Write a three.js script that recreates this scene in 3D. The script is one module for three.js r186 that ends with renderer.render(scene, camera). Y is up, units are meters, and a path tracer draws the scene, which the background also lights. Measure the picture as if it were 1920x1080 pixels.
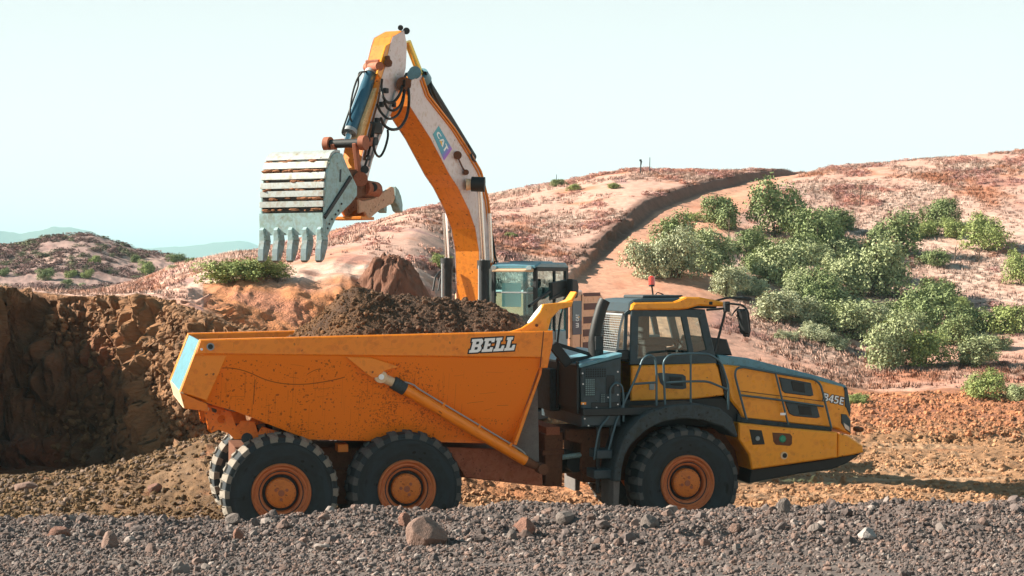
import * as THREE from 'three';
import { RoundedBoxGeometry } from 'three/addons/geometries/RoundedBoxGeometry.js';
import { mergeGeometries, mergeVertices, toCreasedNormals } from 'three/addons/utils/BufferGeometryUtils.js';
import { TextGeometry } from 'three/addons/geometries/TextGeometry.js';
import { FontLoader } from 'three/addons/loaders/FontLoader.js';

// ---------------------------------------------------------------- camera, sky, sun, exposure
const scene = new THREE.Scene();
const LENS = 3220, CX = 960, HORIZON = 520, EYE = 4.3;         // focal length in photo pixels, horizon row, eye height (m)
const camera = new THREE.PerspectiveCamera(2 * Math.atan(540 / LENS) * 180 / Math.PI, 16 / 9, 0.5, 9000);
camera.position.set(0, EYE, 0);
camera.setViewOffset(1920, 1080, 0, 20, 1920, 1080);
const renderer = new THREE.WebGLRenderer({ antialias: true });
renderer.toneMapping = THREE.LinearToneMapping;
renderer.toneMappingExposure = 2.75;
renderer.shadowMap.enabled = true;

const SUN_EL = 31 * Math.PI / 180, SUN_BACK = 9 * Math.PI / 180;
const sunDir = new THREE.Vector3(-Math.cos(SUN_EL) * Math.cos(SUN_BACK), Math.sin(SUN_EL), -Math.cos(SUN_EL) * Math.sin(SUN_BACK));
const sun = new THREE.DirectionalLight(new THREE.Color().setRGB(1, 0.9, 0.76), 5.0);
sun.position.copy(sunDir).multiplyScalar(150).add(new THREE.Vector3(0, 0, -60));
sun.target.position.set(0, 0, -60);
sun.castShadow = true;
Object.assign(sun.shadow.camera, { left: -90, right: 90, top: 90, bottom: -90, near: 1, far: 400 });
scene.add(sun, sun.target);
{ // clear hazy morning sky: pale at the horizon, deepening to a cyan blue overhead, the same all the way round
  const W = 256, H = 512, data = new Float32Array(W * H * 4);
  for (let j = 0; j < H; j++) {
    const el = ((j + 0.5) / H - 0.5) * 180, k = el > 0 ? Math.exp(-((el / 23) ** 1.6)) : Math.exp(el / 4);
    const top = el > 0 ? [0.022, 0.07, 0.098] : [0.2, 0.15, 0.12];
    const hor = [0.4, 0.42, 0.413];
    for (let i = 0; i < W; i++) { const o = (j * W + i) * 4; for (let c = 0; c < 3; c++) data[o + c] = top[c] + (hor[c] - top[c]) * k; data[o + 3] = 1; }
  }
  const sky = new THREE.DataTexture(data, W, H, THREE.RGBAFormat, THREE.FloatType);
  sky.mapping = THREE.EquirectangularReflectionMapping; sky.magFilter = THREE.LinearFilter; sky.needsUpdate = true;
  scene.background = sky; scene.environment = sky;
}
scene.fog = new THREE.FogExp2(new THREE.Color().setRGB(0.56, 0.93, 1.0), 0.0002);

// ---------------------------------------------------------------- small tools
function rng(seed) { let s = seed >>> 0; return () => { s = (s + 0x6D2B79F5) >>> 0; let t = Math.imul(s ^ (s >>> 15), 1 | s); t = (t + Math.imul(t ^ (t >>> 7), 61 | t)) ^ t; return ((t ^ (t >>> 14)) >>> 0) / 4294967296; }; }
const clamp = (x, a = 0, b = 1) => Math.min(b, Math.max(a, x));
const sm = (a, b, x) => { const t = clamp((x - a) / (b - a)); return t * t * (3 - 2 * t); };
const mix = (a, b, t) => a + (b - a) * t;
const PERM = new Uint8Array(512); { const r = rng(7), p = Array.from({ length: 256 }, (_, i) => i); for (let i = 255; i > 0; i--) { const j = Math.floor(r() * (i + 1)); [p[i], p[j]] = [p[j], p[i]]; } for (let i = 0; i < 512; i++) PERM[i] = p[i & 255]; }
const GR = new Float32Array(256); { const r = rng(11); for (let i = 0; i < 256; i++) GR[i] = r() * 2 - 1; }
function n3(x, y, z) {                                          // value noise, -1..1
  const X = Math.floor(x), Y = Math.floor(y), Z = Math.floor(z); x -= X; y -= Y; z -= Z;
  const u = x * x * (3 - 2 * x), v = y * y * (3 - 2 * y), w = z * z * (3 - 2 * z), h = (i, j, k) => GR[PERM[PERM[PERM[(X + i) & 255] + ((Y + j) & 255)] + ((Z + k) & 255)]];
  return mix(mix(mix(h(0, 0, 0), h(1, 0, 0), u), mix(h(0, 1, 0), h(1, 1, 0), u), v), mix(mix(h(0, 0, 1), h(1, 0, 1), u), mix(h(0, 1, 1), h(1, 1, 1), u), v), w);
}
const n2 = (x, y) => n3(x, y, 0.37);
function f2(x, y, o = 4) { let s = 0, a = 0.5; for (let i = 0; i < o; i++) { s += a * n3(x, y, i * 7.3 + 0.5); x = x * 2.03 + 3.1; y = y * 2.03 + 1.7; a *= 0.5; } return s; }
function f3(x, y, z, o = 3) { let s = 0, a = 0.5; for (let i = 0; i < o; i++) { s += a * n3(x, y, z); x = x * 2.03 + 3.1; y = y * 2.03 + 1.7; z = z * 2.03 + 5.3; a *= 0.5; } return s; }

const taken = {};
function numbered(name) { const k = taken[name] = (taken[name] ?? -1) + 1; return k ? `${name}_${String(k).padStart(3, '0')}` : name; }
function flat(g) { g = g.index ? g.toNonIndexed() : g; for (const k of Object.keys(g.attributes)) if (!['position', 'normal', 'uv', 'color'].includes(k)) g.deleteAttribute(k); if (!g.attributes.normal) g.computeVertexNormals(); if (!g.attributes.uv) g.setAttribute('uv', new THREE.BufferAttribute(new Float32Array(g.attributes.position.count * 2), 2)); return g; }
function merge(list) { const l = (Array.isArray(list) ? list : [list]).map(flat); const colored = l.some((g) => g.attributes.color); if (!colored) l.forEach((g) => g.deleteAttribute('color')); return l.length > 1 ? mergeGeometries(l) : l[0]; }
// pieces that can be told apart are meshes of their own; fixings too small for that stay joined as stuff
const SPLIT = new Set(['side_rail', 'tail_panel', 'guard_wing', 'tail_hinge', 'tail_cheek', 'frame_plate', 'rear_bogie_beam', 'mudguard', 'splash_flap', 'running_board', 'step_hanger', 'access_panel', 'cab_frame', 'front_frame_bar', 'rear_corner', 'rear_window', 'roof_edge', 'door_panel', 'body_prop', 'mirror', 'boom_pipe', 'stick_rib', 'head_pin', 'thumb_plate', 'thumb_tooth', 'bucket_ear', 'cab_pillar', 'door_rail', 'work_light', 'side_rail', 'lettering', 'lettering_outline', 'hose_bundle', 'boom_foot', 'deck', 'coupler_pin', 'link_pin', 'floor_plate', 'cab_bracket', 'small_fitting', 'stick_fitting', 'radiator_frame', 'coupler_ram', 'ram_cap', 'driver_seat', 'operator_seat', 'tail_lip']);
const SMALL = new Set(['stuck_soil', 'fastener', 'bolt', 'hub_bolts', 'tread', 'wire_guard', 'mesh_grille', 'lower_grille', 'vent_grille']);
function part(name, geos, m, parent, label) {                    // ONE named mesh under its parent
  if (SPLIT.has(name) && Array.isArray(geos) && geos.length > 1) { let o; for (const g of geos) o = part(name, g, m, parent, label); return o; }
  const o = new THREE.Mesh(merge(geos), m); o.name = name; o.castShadow = o.receiveShadow = true; parent.add(o); if (label) o.userData.label = label; if (SMALL.has(name)) o.userData.kind = 'stuff'; return o;
}
function tag(o, label, category, group, kind) { o.userData.label = label; if (category) o.userData.category = category; if (group) o.userData.group = group; if (kind) o.userData.kind = kind; return o; }
function thing(name, label, category, pos = [0, 0, 0], turn = 0, group) { const o = new THREE.Group(); o.name = numbered(name); o.position.set(...pos); o.rotation.y = turn; scene.add(o); return tag(o, label, category, group); }

// a machine's own axes; its reader turns a sighting (row and column in the survey photograph) on the plane z = zl, leaning by lean per metre below y0, into local metres
function frame([ox, oy, oz], turn) {
  const c = Math.cos(turn), s = Math.sin(turn);
  const loc = (x, y, z) => [c * x - s * z, y, s * x + c * z];
  const o = loc(-ox, EYE - oy, -oz);
  return (px, py, zl = 0, lean = 0, y0 = 0) => {
    const d = loc((px - CX) / LENS, -(py - HORIZON) / LENS, -1);
    const t = (zl + lean * (o[1] - y0) - o[2]) / (d[2] - lean * d[1]);   // z = zl + lean*(y-y0)
    return [o[0] + d[0] * t, o[1] + d[1] * t, o[2] + d[2] * t];
  };
}
function shapeOf(poly, holes = []) { const s = new THREE.Shape(poly.map((p) => new THREE.Vector2(p[0], p[1]))); for (const h of holes) s.holes.push(new THREE.Path(h.map((p) => new THREE.Vector2(p[0], p[1])))); return s; }
function ext(poly, z0, z1, bev = 0.012, holes = []) {            // outline in x-y, solid from z0 to z1, bevelled
  const depth = Math.abs(z1 - z0), b = Math.min(bev, depth * 0.35);
  const g = new THREE.ExtrudeGeometry(shapeOf(poly, holes), { depth: depth - 2 * b, bevelEnabled: b > 0, bevelSize: b, bevelThickness: b, bevelOffset: -b, bevelSegments: 1, curveSegments: 8 });
  g.translate(0, 0, Math.min(z0, z1) + b); return g;
}
function lean(g, k, y0) { const p = g.attributes.position; for (let i = 0; i < p.count; i++) p.setZ(i, p.getZ(i) + k * (p.getY(i) - y0)); g.computeVertexNormals(); return g; }
function cyl(a, b, r0, r1 = r0, seg = 20) {
  const A = new THREE.Vector3(...a), B = new THREE.Vector3(...b), d = B.clone().sub(A), g = new THREE.CylinderGeometry(r1, r0, d.length(), seg);
  g.applyQuaternion(new THREE.Quaternion().setFromUnitVectors(new THREE.Vector3(0, 1, 0), d.normalize())); g.translate((A.x + B.x) / 2, (A.y + B.y) / 2, (A.z + B.z) / 2); return g;
}
function tube(pts, r, seg = 8, tension = 0.35) { const c = new THREE.CatmullRomCurve3(pts.map((p) => new THREE.Vector3(...p)), false, 'catmullrom', tension); return new THREE.TubeGeometry(c, pts.length * 6, r, seg); }
function rail(pts, r) { // bent pipe: straight runs, rounded corners
  const v = pts.map((p) => new THREE.Vector3(...p)), path = new THREE.CurvePath(); let last = v[0];
  for (let i = 1; i < v.length; i++) {
    if (i === v.length - 1) { path.add(new THREE.LineCurve3(last, v[i])); break; }
    const k = Math.min(0.09, v[i].distanceTo(v[i - 1]) * 0.45, v[i].distanceTo(v[i + 1]) * 0.45), a = v[i].clone().lerp(v[i - 1], k / v[i].distanceTo(v[i - 1])), b = v[i].clone().lerp(v[i + 1], k / v[i].distanceTo(v[i + 1]));
    if (last.distanceTo(a) > 1e-4) path.add(new THREE.LineCurve3(last, a)); path.add(new THREE.QuadraticBezierCurve3(a, v[i], b)); last = b;
  }
  return new THREE.TubeGeometry(path, v.length * 10, r, 8);
}
function bx(x0, x1, y0, y1, z0, z1, r = 0.012) { const g = new RoundedBoxGeometry(Math.abs(x1 - x0), Math.abs(y1 - y0), Math.abs(z1 - z0), 1, Math.min(r, 0.45 * Math.min(Math.abs(x1 - x0), Math.abs(y1 - y0), Math.abs(z1 - z0)))); g.translate((x0 + x1) / 2, (y0 + y1) / 2, (z0 + z1) / 2); return g; }
function bar(a, b, w, h = w) { // square bar between two points
  const A = new THREE.Vector3(...a), B = new THREE.Vector3(...b), d = B.clone().sub(A), L = d.length(); const g = new RoundedBoxGeometry(w, L, h, 1, Math.min(w, h) * 0.15);
  g.applyQuaternion(new THREE.Quaternion().setFromUnitVectors(new THREE.Vector3(0, 1, 0), d.normalize())); g.translate((A.x + B.x) / 2, (A.y + B.y) / 2, (A.z + B.z) / 2); return g;
}

// ---------------------------------------------------------------- materials
const rgb = (r, g, b) => new THREE.Color().setRGB(r, g, b);
function tileNoise(size, seed, oct, base, shaper = (v) => v) {   // seamless value noise -> 0..1
  const r = rng(seed), out = new Float32Array(size * size); let amp = 1, cells = base;
  for (let o = 0; o < oct; o++, cells *= 2, amp *= 0.6) {
    const g = new Float32Array(cells * cells).map(() => r());
    for (let y = 0; y < size; y++) for (let x = 0; x < size; x++) {
      const fx = x / size * cells, fy = y / size * cells, X = Math.floor(fx), Y = Math.floor(fy), u = fx - X, v = fy - Y, us = u * u * (3 - 2 * u), vs = v * v * (3 - 2 * v), X1 = (X + 1) % cells, Y1 = (Y + 1) % cells;
      out[y * size + x] += amp * mix(mix(g[Y * cells + X], g[Y * cells + X1], us), mix(g[Y1 * cells + X], g[Y1 * cells + X1], us), vs);
    }
  }
  let lo = 1e9, hi = -1e9; for (const v of out) { lo = Math.min(lo, v); hi = Math.max(hi, v); }
  return out.map((v) => shaper((v - lo) / (hi - lo)));
}
function texOf(size, pixel, srgb = false) {
  const d = new Uint8Array(size * size * 4);
  for (let i = 0; i < size * size; i++) { const c = pixel(i % size, Math.floor(i / size), i); d[i * 4] = 255 * clamp(c[0]); d[i * 4 + 1] = 255 * clamp(c[1]); d[i * 4 + 2] = 255 * clamp(c[2]); d[i * 4 + 3] = 255; }
  const t = new THREE.DataTexture(d, size, size); t.wrapS = t.wrapT = THREE.RepeatWrapping; t.magFilter = THREE.LinearFilter; t.minFilter = THREE.LinearMipmapLinearFilter; t.generateMipmaps = true; if (srgb) t.colorSpace = THREE.SRGBColorSpace; t.needsUpdate = true; return t;
}
function rep(t, k) { const c = t.clone(); c.repeat.set(k, k); c.needsUpdate = true; return c; }
const NA = tileNoise(512, 3, 6, 8), NB = tileNoise(512, 19, 7, 4), NC = tileNoise(512, 41, 4, 64);
const soilBump = texOf(512, (x, y, i) => { const v = NA[i] * 0.5 + NC[i] * 0.5; return [v, v, v]; });
const soilTint = texOf(512, (x, y, i) => { const v = 0.5 + 0.5 * (NA[i] * 0.45 + NC[i] * 0.55) * 1.25; return [v, v * 0.985, v * 0.965]; });
// paint: fresh paint with dust specks, mud spatters and fine scratches (a grain of its own, no shading)
function paintTex(seed, spat, dust, [w, h] = [1024, 1024]) {
  const cv = document.createElement('canvas'); cv.width = w; cv.height = h; const c = cv.getContext('2d'), r = rng(seed);
  c.fillStyle = '#fff'; c.fillRect(0, 0, w, h);
  for (let i = 0; i < 1300 * dust; i++) { const x = r() * w, y = r() * h; c.fillStyle = `rgba(${150 + r() * 60 | 0},${110 + r() * 50 | 0},${70 + r() * 40 | 0},${0.04 + 0.1 * r()})`; c.beginPath(); c.ellipse(x, y, 2 + r() * 16, 2 + r() * 26, r() * 3, 0, 7); c.fill(); }
  for (let i = 0; i < 2600 * spat; i++) { const x = r() * w, y = r() * h, s = r() ** 7 * 6 + 0.35; c.fillStyle = `rgba(${60 + r() * 50 | 0},${34 + r() * 30 | 0},${14 + r() * 16 | 0},${0.2 + 0.5 * r()})`; c.beginPath(); c.ellipse(x, y, s * (1 + r()), s, r() * 3, 0, 7); c.fill(); }
  for (let i = 0; i < 26 * spat; i++) { const x = r() * w, y = r() * h, L = 30 + r() * 120; c.strokeStyle = `rgba(70,38,14,${0.15 + 0.3 * r()})`; c.lineWidth = 0.7 + r() * 1.6; c.beginPath(); c.moveTo(x, y); c.quadraticCurveTo(x + L * 0.4, y + (r() - 0.4) * 30, x + L, y + (r() - 0.5) * 40); c.stroke(); }
  for (let i = 0; i < 50 * spat; i++) { const x = r() * w, y = r() * h; c.fillStyle = `rgba(90,50,20,${0.08 + 0.16 * r()})`; c.fillRect(x, y, 1 + r() * 3, 30 + r() * 160); }
  const t = new THREE.CanvasTexture(cv); t.colorSpace = THREE.SRGBColorSpace; t.wrapS = t.wrapT = THREE.RepeatWrapping; t.repeat.set(0.4, 0.4); return t;
}
const texDirty = paintTex(5, 0.7, 1.2), texLight = paintTex(9, 0.1, 0.8), texSteel = paintTex(31, 0.12, 2.2), texGrime = paintTex(23, 0.9, 3);
const roughTex = rep(texOf(512, (x, y, i) => { const v = 0.55 + 0.45 * NB[i]; return [v, v, v]; }), 0.7);
const mat = (color, rough = 0.6, metal = 0, more = {}) => new THREE.MeshStandardMaterial({ color, roughness: rough, metalness: metal, ...more });
const M = {
  orange: mat(rgb(0.9, 0.25, 0.008), 0.5, 0, { map: texLight, roughnessMap: roughTex }),
  orangeDirty: mat(rgb(0.86, 0.2, 0.004), 0.6, 0, { map: texDirty, roughnessMap: roughTex }),
  amber: mat(rgb(0.88, 0.33, 0.014), 0.42, 0, { map: texLight, roughnessMap: roughTex }),
  chassis: mat(rgb(0.15, 0.055, 0.022), 0.8, 0, { map: texGrime }),
  rust: mat(rgb(0.36, 0.12, 0.06), 0.75, 0, { map: texGrime }),
  rim: mat(rgb(0.5, 0.15, 0.045), 0.6, 0, { map: texGrime }),
  hub: mat(rgb(0.6, 0.17, 0.02), 0.6, 0, { map: texDirty }),
  tyre: mat(rgb(0.022, 0.032, 0.04), 0.85, 0, { map: texGrime, bumpMap: rep(soilBump, 2), bumpScale: 0.004 }),
  tread: mat(rgb(0.3, 0.27, 0.23), 0.95, 0, { map: rep(soilTint, 1.5), bumpMap: rep(soilBump, 2), bumpScale: 0.008 }),
  dark: mat(rgb(0.014, 0.019, 0.023), 0.6, 0, { map: texGrime }),
  black: mat(rgb(0.008, 0.01, 0.011), 0.6),
  slate: mat(rgb(0.026, 0.05, 0.064), 0.5, 0, { map: texLight }),
  guard: mat(rgb(0.036, 0.052, 0.062), 0.75, 0, { map: texGrime }),
  rubber: mat(rgb(0.16, 0.15, 0.145), 0.9, 0, { map: rep(soilTint, 1), bumpMap: rep(soilBump, 1), bumpScale: 0.01 }),
  pipe: mat(rgb(0.06, 0.11, 0.135), 0.4, 0.3),
  steel: mat(rgb(0.3, 0.46, 0.48), 0.55, 0.15, { map: texSteel }),
  tail: mat(rgb(0.075, 0.25, 0.33), 0.5, 0, { map: texSteel }),
  treadDark: mat(rgb(0.11, 0.112, 0.11), 0.95, 0, { map: rep(soilTint, 1.5), bumpMap: rep(soilBump, 2), bumpScale: 0.006 }),
  rod: mat(rgb(0.75, 0.76, 0.76), 0.18, 1),
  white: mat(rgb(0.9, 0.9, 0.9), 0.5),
  grey: mat(rgb(0.3, 0.33, 0.34), 0.6),
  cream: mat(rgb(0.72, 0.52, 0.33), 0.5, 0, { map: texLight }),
  boom: mat(rgb(0.74, 0.24, 0.014), 0.4, 0, { map: texDirty }),
  blueCyl: mat(rgb(0.05, 0.13, 0.19), 0.22, 0.3),
  cabTeal: mat(rgb(0.1, 0.25, 0.32), 0.35, 0, { map: texLight }),
  seat: mat(rgb(0.03, 0.03, 0.032), 0.9),
  glass: new THREE.MeshPhysicalMaterial({ color: rgb(0.94, 1.0, 0.98), transmission: 1, thickness: 0, roughness: 0.02, ior: 1.5 }),
  glassTeal: new THREE.MeshPhysicalMaterial({ color: rgb(0.8, 0.98, 0.99), transmission: 1, thickness: 0, roughness: 0.02, ior: 1.5 }),
  lens: mat(rgb(0.65, 0.68, 0.68), 0.1, 0.6),
  red: new THREE.MeshPhysicalMaterial({ color: rgb(0.75, 0.05, 0.02), roughness: 0.2, clearcoat: 1 }),
  green: mat(rgb(0.02, 0.25, 0.14), 0.3),
};
for (const m of Object.values(M)) m.side = THREE.DoubleSide;
// ---------------------------------------------------------------- terrain: one height field, cut into the pieces of the setting
function pchip(xs, ys) { // monotone cubic
  const n = xs.length, h = [], s = [], m = new Float64Array(n);
  for (let i = 0; i < n - 1; i++) { h[i] = xs[i + 1] - xs[i]; s[i] = (ys[i + 1] - ys[i]) / h[i]; }
  m[0] = s[0]; m[n - 1] = s[n - 2];
  for (let i = 1; i < n - 1; i++) m[i] = s[i - 1] * s[i] <= 0 ? 0 : 3 * (h[i - 1] + h[i]) / ((2 * h[i] + h[i - 1]) / s[i - 1] + (h[i] + 2 * h[i - 1]) / s[i]);
  return (x) => { let i = 0; while (i < n - 2 && x > xs[i + 1]) i++; const t = clamp((x - xs[i]) / h[i], 0, 1), a = 1 - t; return ys[i] * (1 + 2 * t) * a * a + m[i] * h[i] * t * a * a + ys[i + 1] * t * t * (3 - 2 * t) + m[i + 1] * h[i] * t * t * (t - 1); };
}
// columns by bearing; each lists crest row, then [distance, height] from the quarry floor to the far side of the ridge
const COLS = [
  [-700, 985, [28, 0.5], [31, 0.7], [33, 0.9], [35, 1.2], [37.5, 5.0], [55, 4.6], [75, 4.2], [98, 3.4], [104, 3.2], [118, 3.0], [128, 3.2], [175, 8.5], [215, 6], [420, -2]],
  [-250, 982, [28, 0.1], [31.5, 0.3], [33.4, 0.1], [35.2, 0.2], [37.4, 4.8], [55, 4.2], [75, 3.9], [98, 3.1], [104, 3.0], [118, 2.9], [128, 3.1], [172, 7.0], [210, 5], [420, -2]],
  [-95, 979, [27.5, 0.1], [32, 0.3], [34.2, 0], [36.4, -0.1], [38.6, 4.6], [55, 4.0], [75, 3.7], [98, 3.0], [104, 2.9], [118, 2.7], [128, 3.0], [170, 7.2], [205, 5.5], [420, -2]],
  [0, 976, [28, 0.1], [33, 0.42], [35, -0.2], [41, -0.35], [43.2, 4.05], [56, 3.8], [76, 3.5], [98, 2.9], [104, 2.8], [118, 2.7], [128, 3.0], [170, 7.3], [205, 6], [420, -2]],
  [150, 975, [28, 0.1], [33, 0.58], [35, -0.1], [40.6, -0.35], [42.6, 3.8], [56, 3.75], [76, 3.6], [98, 3.35], [104, 3.3], [118, 3.0], [128, 3.1], [170, 8.45], [205, 7], [420, -2]],
  [260, 974, [28, 0.1], [33, 0.8], [35, 0.1], [38.6, -0.3], [40.8, 3.72], [54, 3.9], [72, 4.0], [100, 4.1], [110, 4.1], [122, 3.6], [132, 3.5], [170, 6.9], [200, 6], [420, -2]],
  [330, 973, [28, 0.15], [33, 1.0], [35, 0.4], [37.2, -0.05], [39.3, 3.55], [46, 3.9], [54, 4.3], [104, 4.9], [111, 4.85], [125, 4.2], [134, 4.0], [170, 6.2], [200, 5], [420, -2]],
  [410, 972, [28, 0.2], [33, 1.25], [35, 0.9], [36.0, 0.9], [37.9, 3.25], [44, 3.55], [50, 4.45], [106, 5.4], [112, 5.3], [128, 4.3], [138, 4.0], [170, 4.6], [200, 4], [420, -2]],
  [510, 968, [28, 0.2], [33, 1.2], [34.2, 1.3], [35, 1.6], [36.2, 2.95], [43, 2.5], [48.5, 4.3], [105, 6.0], [112, 6.2], [130, 4.5], [140, 4.0], [170, 3.5], [200, 3], [420, -2]],
  [640, 964, [28, 0.05], [32, 0.4], [34, 1.0], [36, 1.25], [39, 1.3], [43.5, 2.0], [49, 4.45], [104, 7.0], [112, 7.4], [132, 5.6], [142, 5], [170, 4], [200, 3], [420, -2]],
  [760, 960, [27, 0], [31, 0.1], [34, 0.9], [36, 1.22], [40, 1.25], [44, 1.6], [50, 4.1], [108, 8.2], [115, 8.3], [135, 6.5], [145, 6], [170, 5], [200, 4], [420, -2]],
  [900, 957, [27, 0], [31, 0.05], [34, 0.7], [36, 1.2], [40, 1.22], [45, 1.4], [52, 2.7], [112, 9.5], [118, 9.8], [138, 8], [148, 7.4], [170, 6], [200, 5], [420, -2]],
  [1050, 955, [27, 0], [31, 0], [34, 0.5], [36, 1.15], [40, 1.2], [45, 1.3], [54, 2.2], [113, 10.5], [119, 10.75], [140, 9], [150, 8], [170, 7], [200, 6], [420, -2]],
  [1200, 950, [27, 0], [31, 0], [34, 0.1], [38, 0.3], [42, 0.5], [48, 0.8], [57, 2.0], [114, 11.4], [120, 11.7], [140, 10], [150, 9], [170, 8], [200, 7], [420, -2]],
  [1430, 942, [27, 0], [31, 0], [34, 0], [38, 0.02], [42, 0.1], [48, 0.35], [57, 1.2], [114, 11.3], [121, 11.75], [140, 10.5], [150, 9.8], [170, 9], [200, 8], [420, -2]],
  [1640, 936, [27, 0], [31, 0], [34, 0], [38, 0], [43.5, 0.05], [49, 0.8], [55, 0.75], [114, 11.8], [122, 12.35], [140, 11.5], [150, 11], [170, 10], [200, 9], [420, -2]],
  [1920, 930, [27, 0], [31, 0], [34, 0], [38, 0], [43, 0.05], [48.5, 0.95], [55, 0.8], [114, 12.5], [122, 13.2], [140, 12.5], [150, 12], [170, 11], [200, 10], [420, -2]],
  [2400, 926, [27, 0], [31, 0], [34, 0], [38, 0.1], [42, 0.3], [48, 1.3], [55, 1.2], [114, 13.2], [122, 14.2], [140, 13.5], [150, 13], [170, 12], [200, 11], [420, -2]],
  [2900, 924, [27, 0], [31, 0], [34, 0], [38, 0.2], [42, 0.6], [48, 1.8], [55, 1.6], [114, 13.6], [122, 14.6], [140, 14], [150, 13.4], [170, 12.5], [200, 11], [420, -2]],
];
const NEAR = (crest0, px) => { const crest = crest0 - 16 * (1 - sm(900, 1500, px)), yc = EYE - (crest - HORIZON) / LENS * 18; return [[3.5, 2.6], [9, 2.5], [12, 2.24], [14, 2.08], [16, yc + 0.04], [18, yc - 0.1], [19.6, yc - 0.45], [23.2, 0.05]]; };
const KN = COLS.map((c) => [...NEAR(c[1], c[0]), ...c.slice(2)]), NK = KN[0].length, AX = COLS.map((c) => (c[0] - CX) / LENS);
const kd = [], ky = []; for (let k = 0; k < NK; k++) { kd.push(pchip(AX, KN.map((c) => c[k][0]))); ky.push(pchip(AX, KN.map((c) => c[k][1]))); }
function profile(a) { const ds = kd.map((f) => f(a)), ys = ky.map((f) => f(a)); return { ds, y: pchip(ds, ys), k: (d) => { let i = 0; while (i < NK - 2 && d > ds[i + 1]) i++; return i + clamp((d - ds[i]) / (ds[i + 1] - ds[i])); } }; }

// grid: bearings x distances, finer where the camera looks
const AS = []; for (let i = 0; i <= 40; i++) AS.push(mix(-0.62, -0.315, i / 40)); for (let i = 1; i <= 660; i++) AS.push(mix(-0.315, 0.315, i / 660)); for (let i = 1; i <= 40; i++) AS.push(mix(0.315, 0.62, i / 40));
const DS = []; for (const [d0, d1, n] of [[3.5, 9, 16], [9, 20.5, 210], [20.5, 33.5, 150], [33.5, 45, 330], [45, 56, 130], [56, 124, 270], [124, 210, 60], [210, 420, 8]]) for (let i = 0; i < n; i++) DS.push(d0 * (d1 / d0) ** (i / n)); DS.push(420);
const NX = AS.length, NZ = DS.length, VH = new Float32Array(NX * NZ), VK = new Float32Array(NX * NZ);
// the dirt road up the hill: its upper-left bank edge, found on the bare slope
function onSlope(px, py, d0 = 47, d1 = 200) { const a = (px - CX) / LENS, p = profile(a), v = (py - HORIZON) / LENS; let last = d0; for (let d = d0; d < d1; d += 0.25) { if (p.y(d) > EYE - v * d) return [a * last, last]; last = d; } return [a * 120, 120]; }
const ROAD = [[1035, 538], [1068, 506], [1112, 464], [1162, 422], [1215, 378], [1295, 350], [1402, 326]].map(([x, y]) => onSlope(x, y));
ROAD.push([ROAD[6][0] + 5, 122], [ROAD[6][0] + 14, 123.5], [ROAD[6][0] + 30, 124]);
const ROADW = [6.5, 6, 5.6, 5.2, 4.8, 4, 3, 3, 3, 3], ROADC = [0.08, 0.28, 0.4, 0.45, 0.46, 0.44, 0.45, 0.4, 0.35, 0.35];
function road(x, d) { // signed distance right of the bank's foot, width, depth of cut
  let best = 1e9, out = null;
  for (let i = 0; i < ROAD.length - 1; i++) {
    const [x0, d0] = ROAD[i], [x1, d1] = ROAD[i + 1], ex = x1 - x0, ed = d1 - d0, L2 = ex * ex + ed * ed, t = clamp(((x - x0) * ex + (d - d0) * ed) / L2), qx = x - x0 - ex * t, qd = d - d0 - ed * t, dist = Math.hypot(qx, qd);
    if (dist < best) { best = dist; const side = qx * ed - qd * ex; out = [Math.sign(side) * dist, mix(ROADW[i], ROADW[i + 1], t), mix(ROADC[i], ROADC[i + 1], t), i + t]; }
  }
  return out;
}
const roadMask = new Float32Array(NX * NZ);
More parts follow.
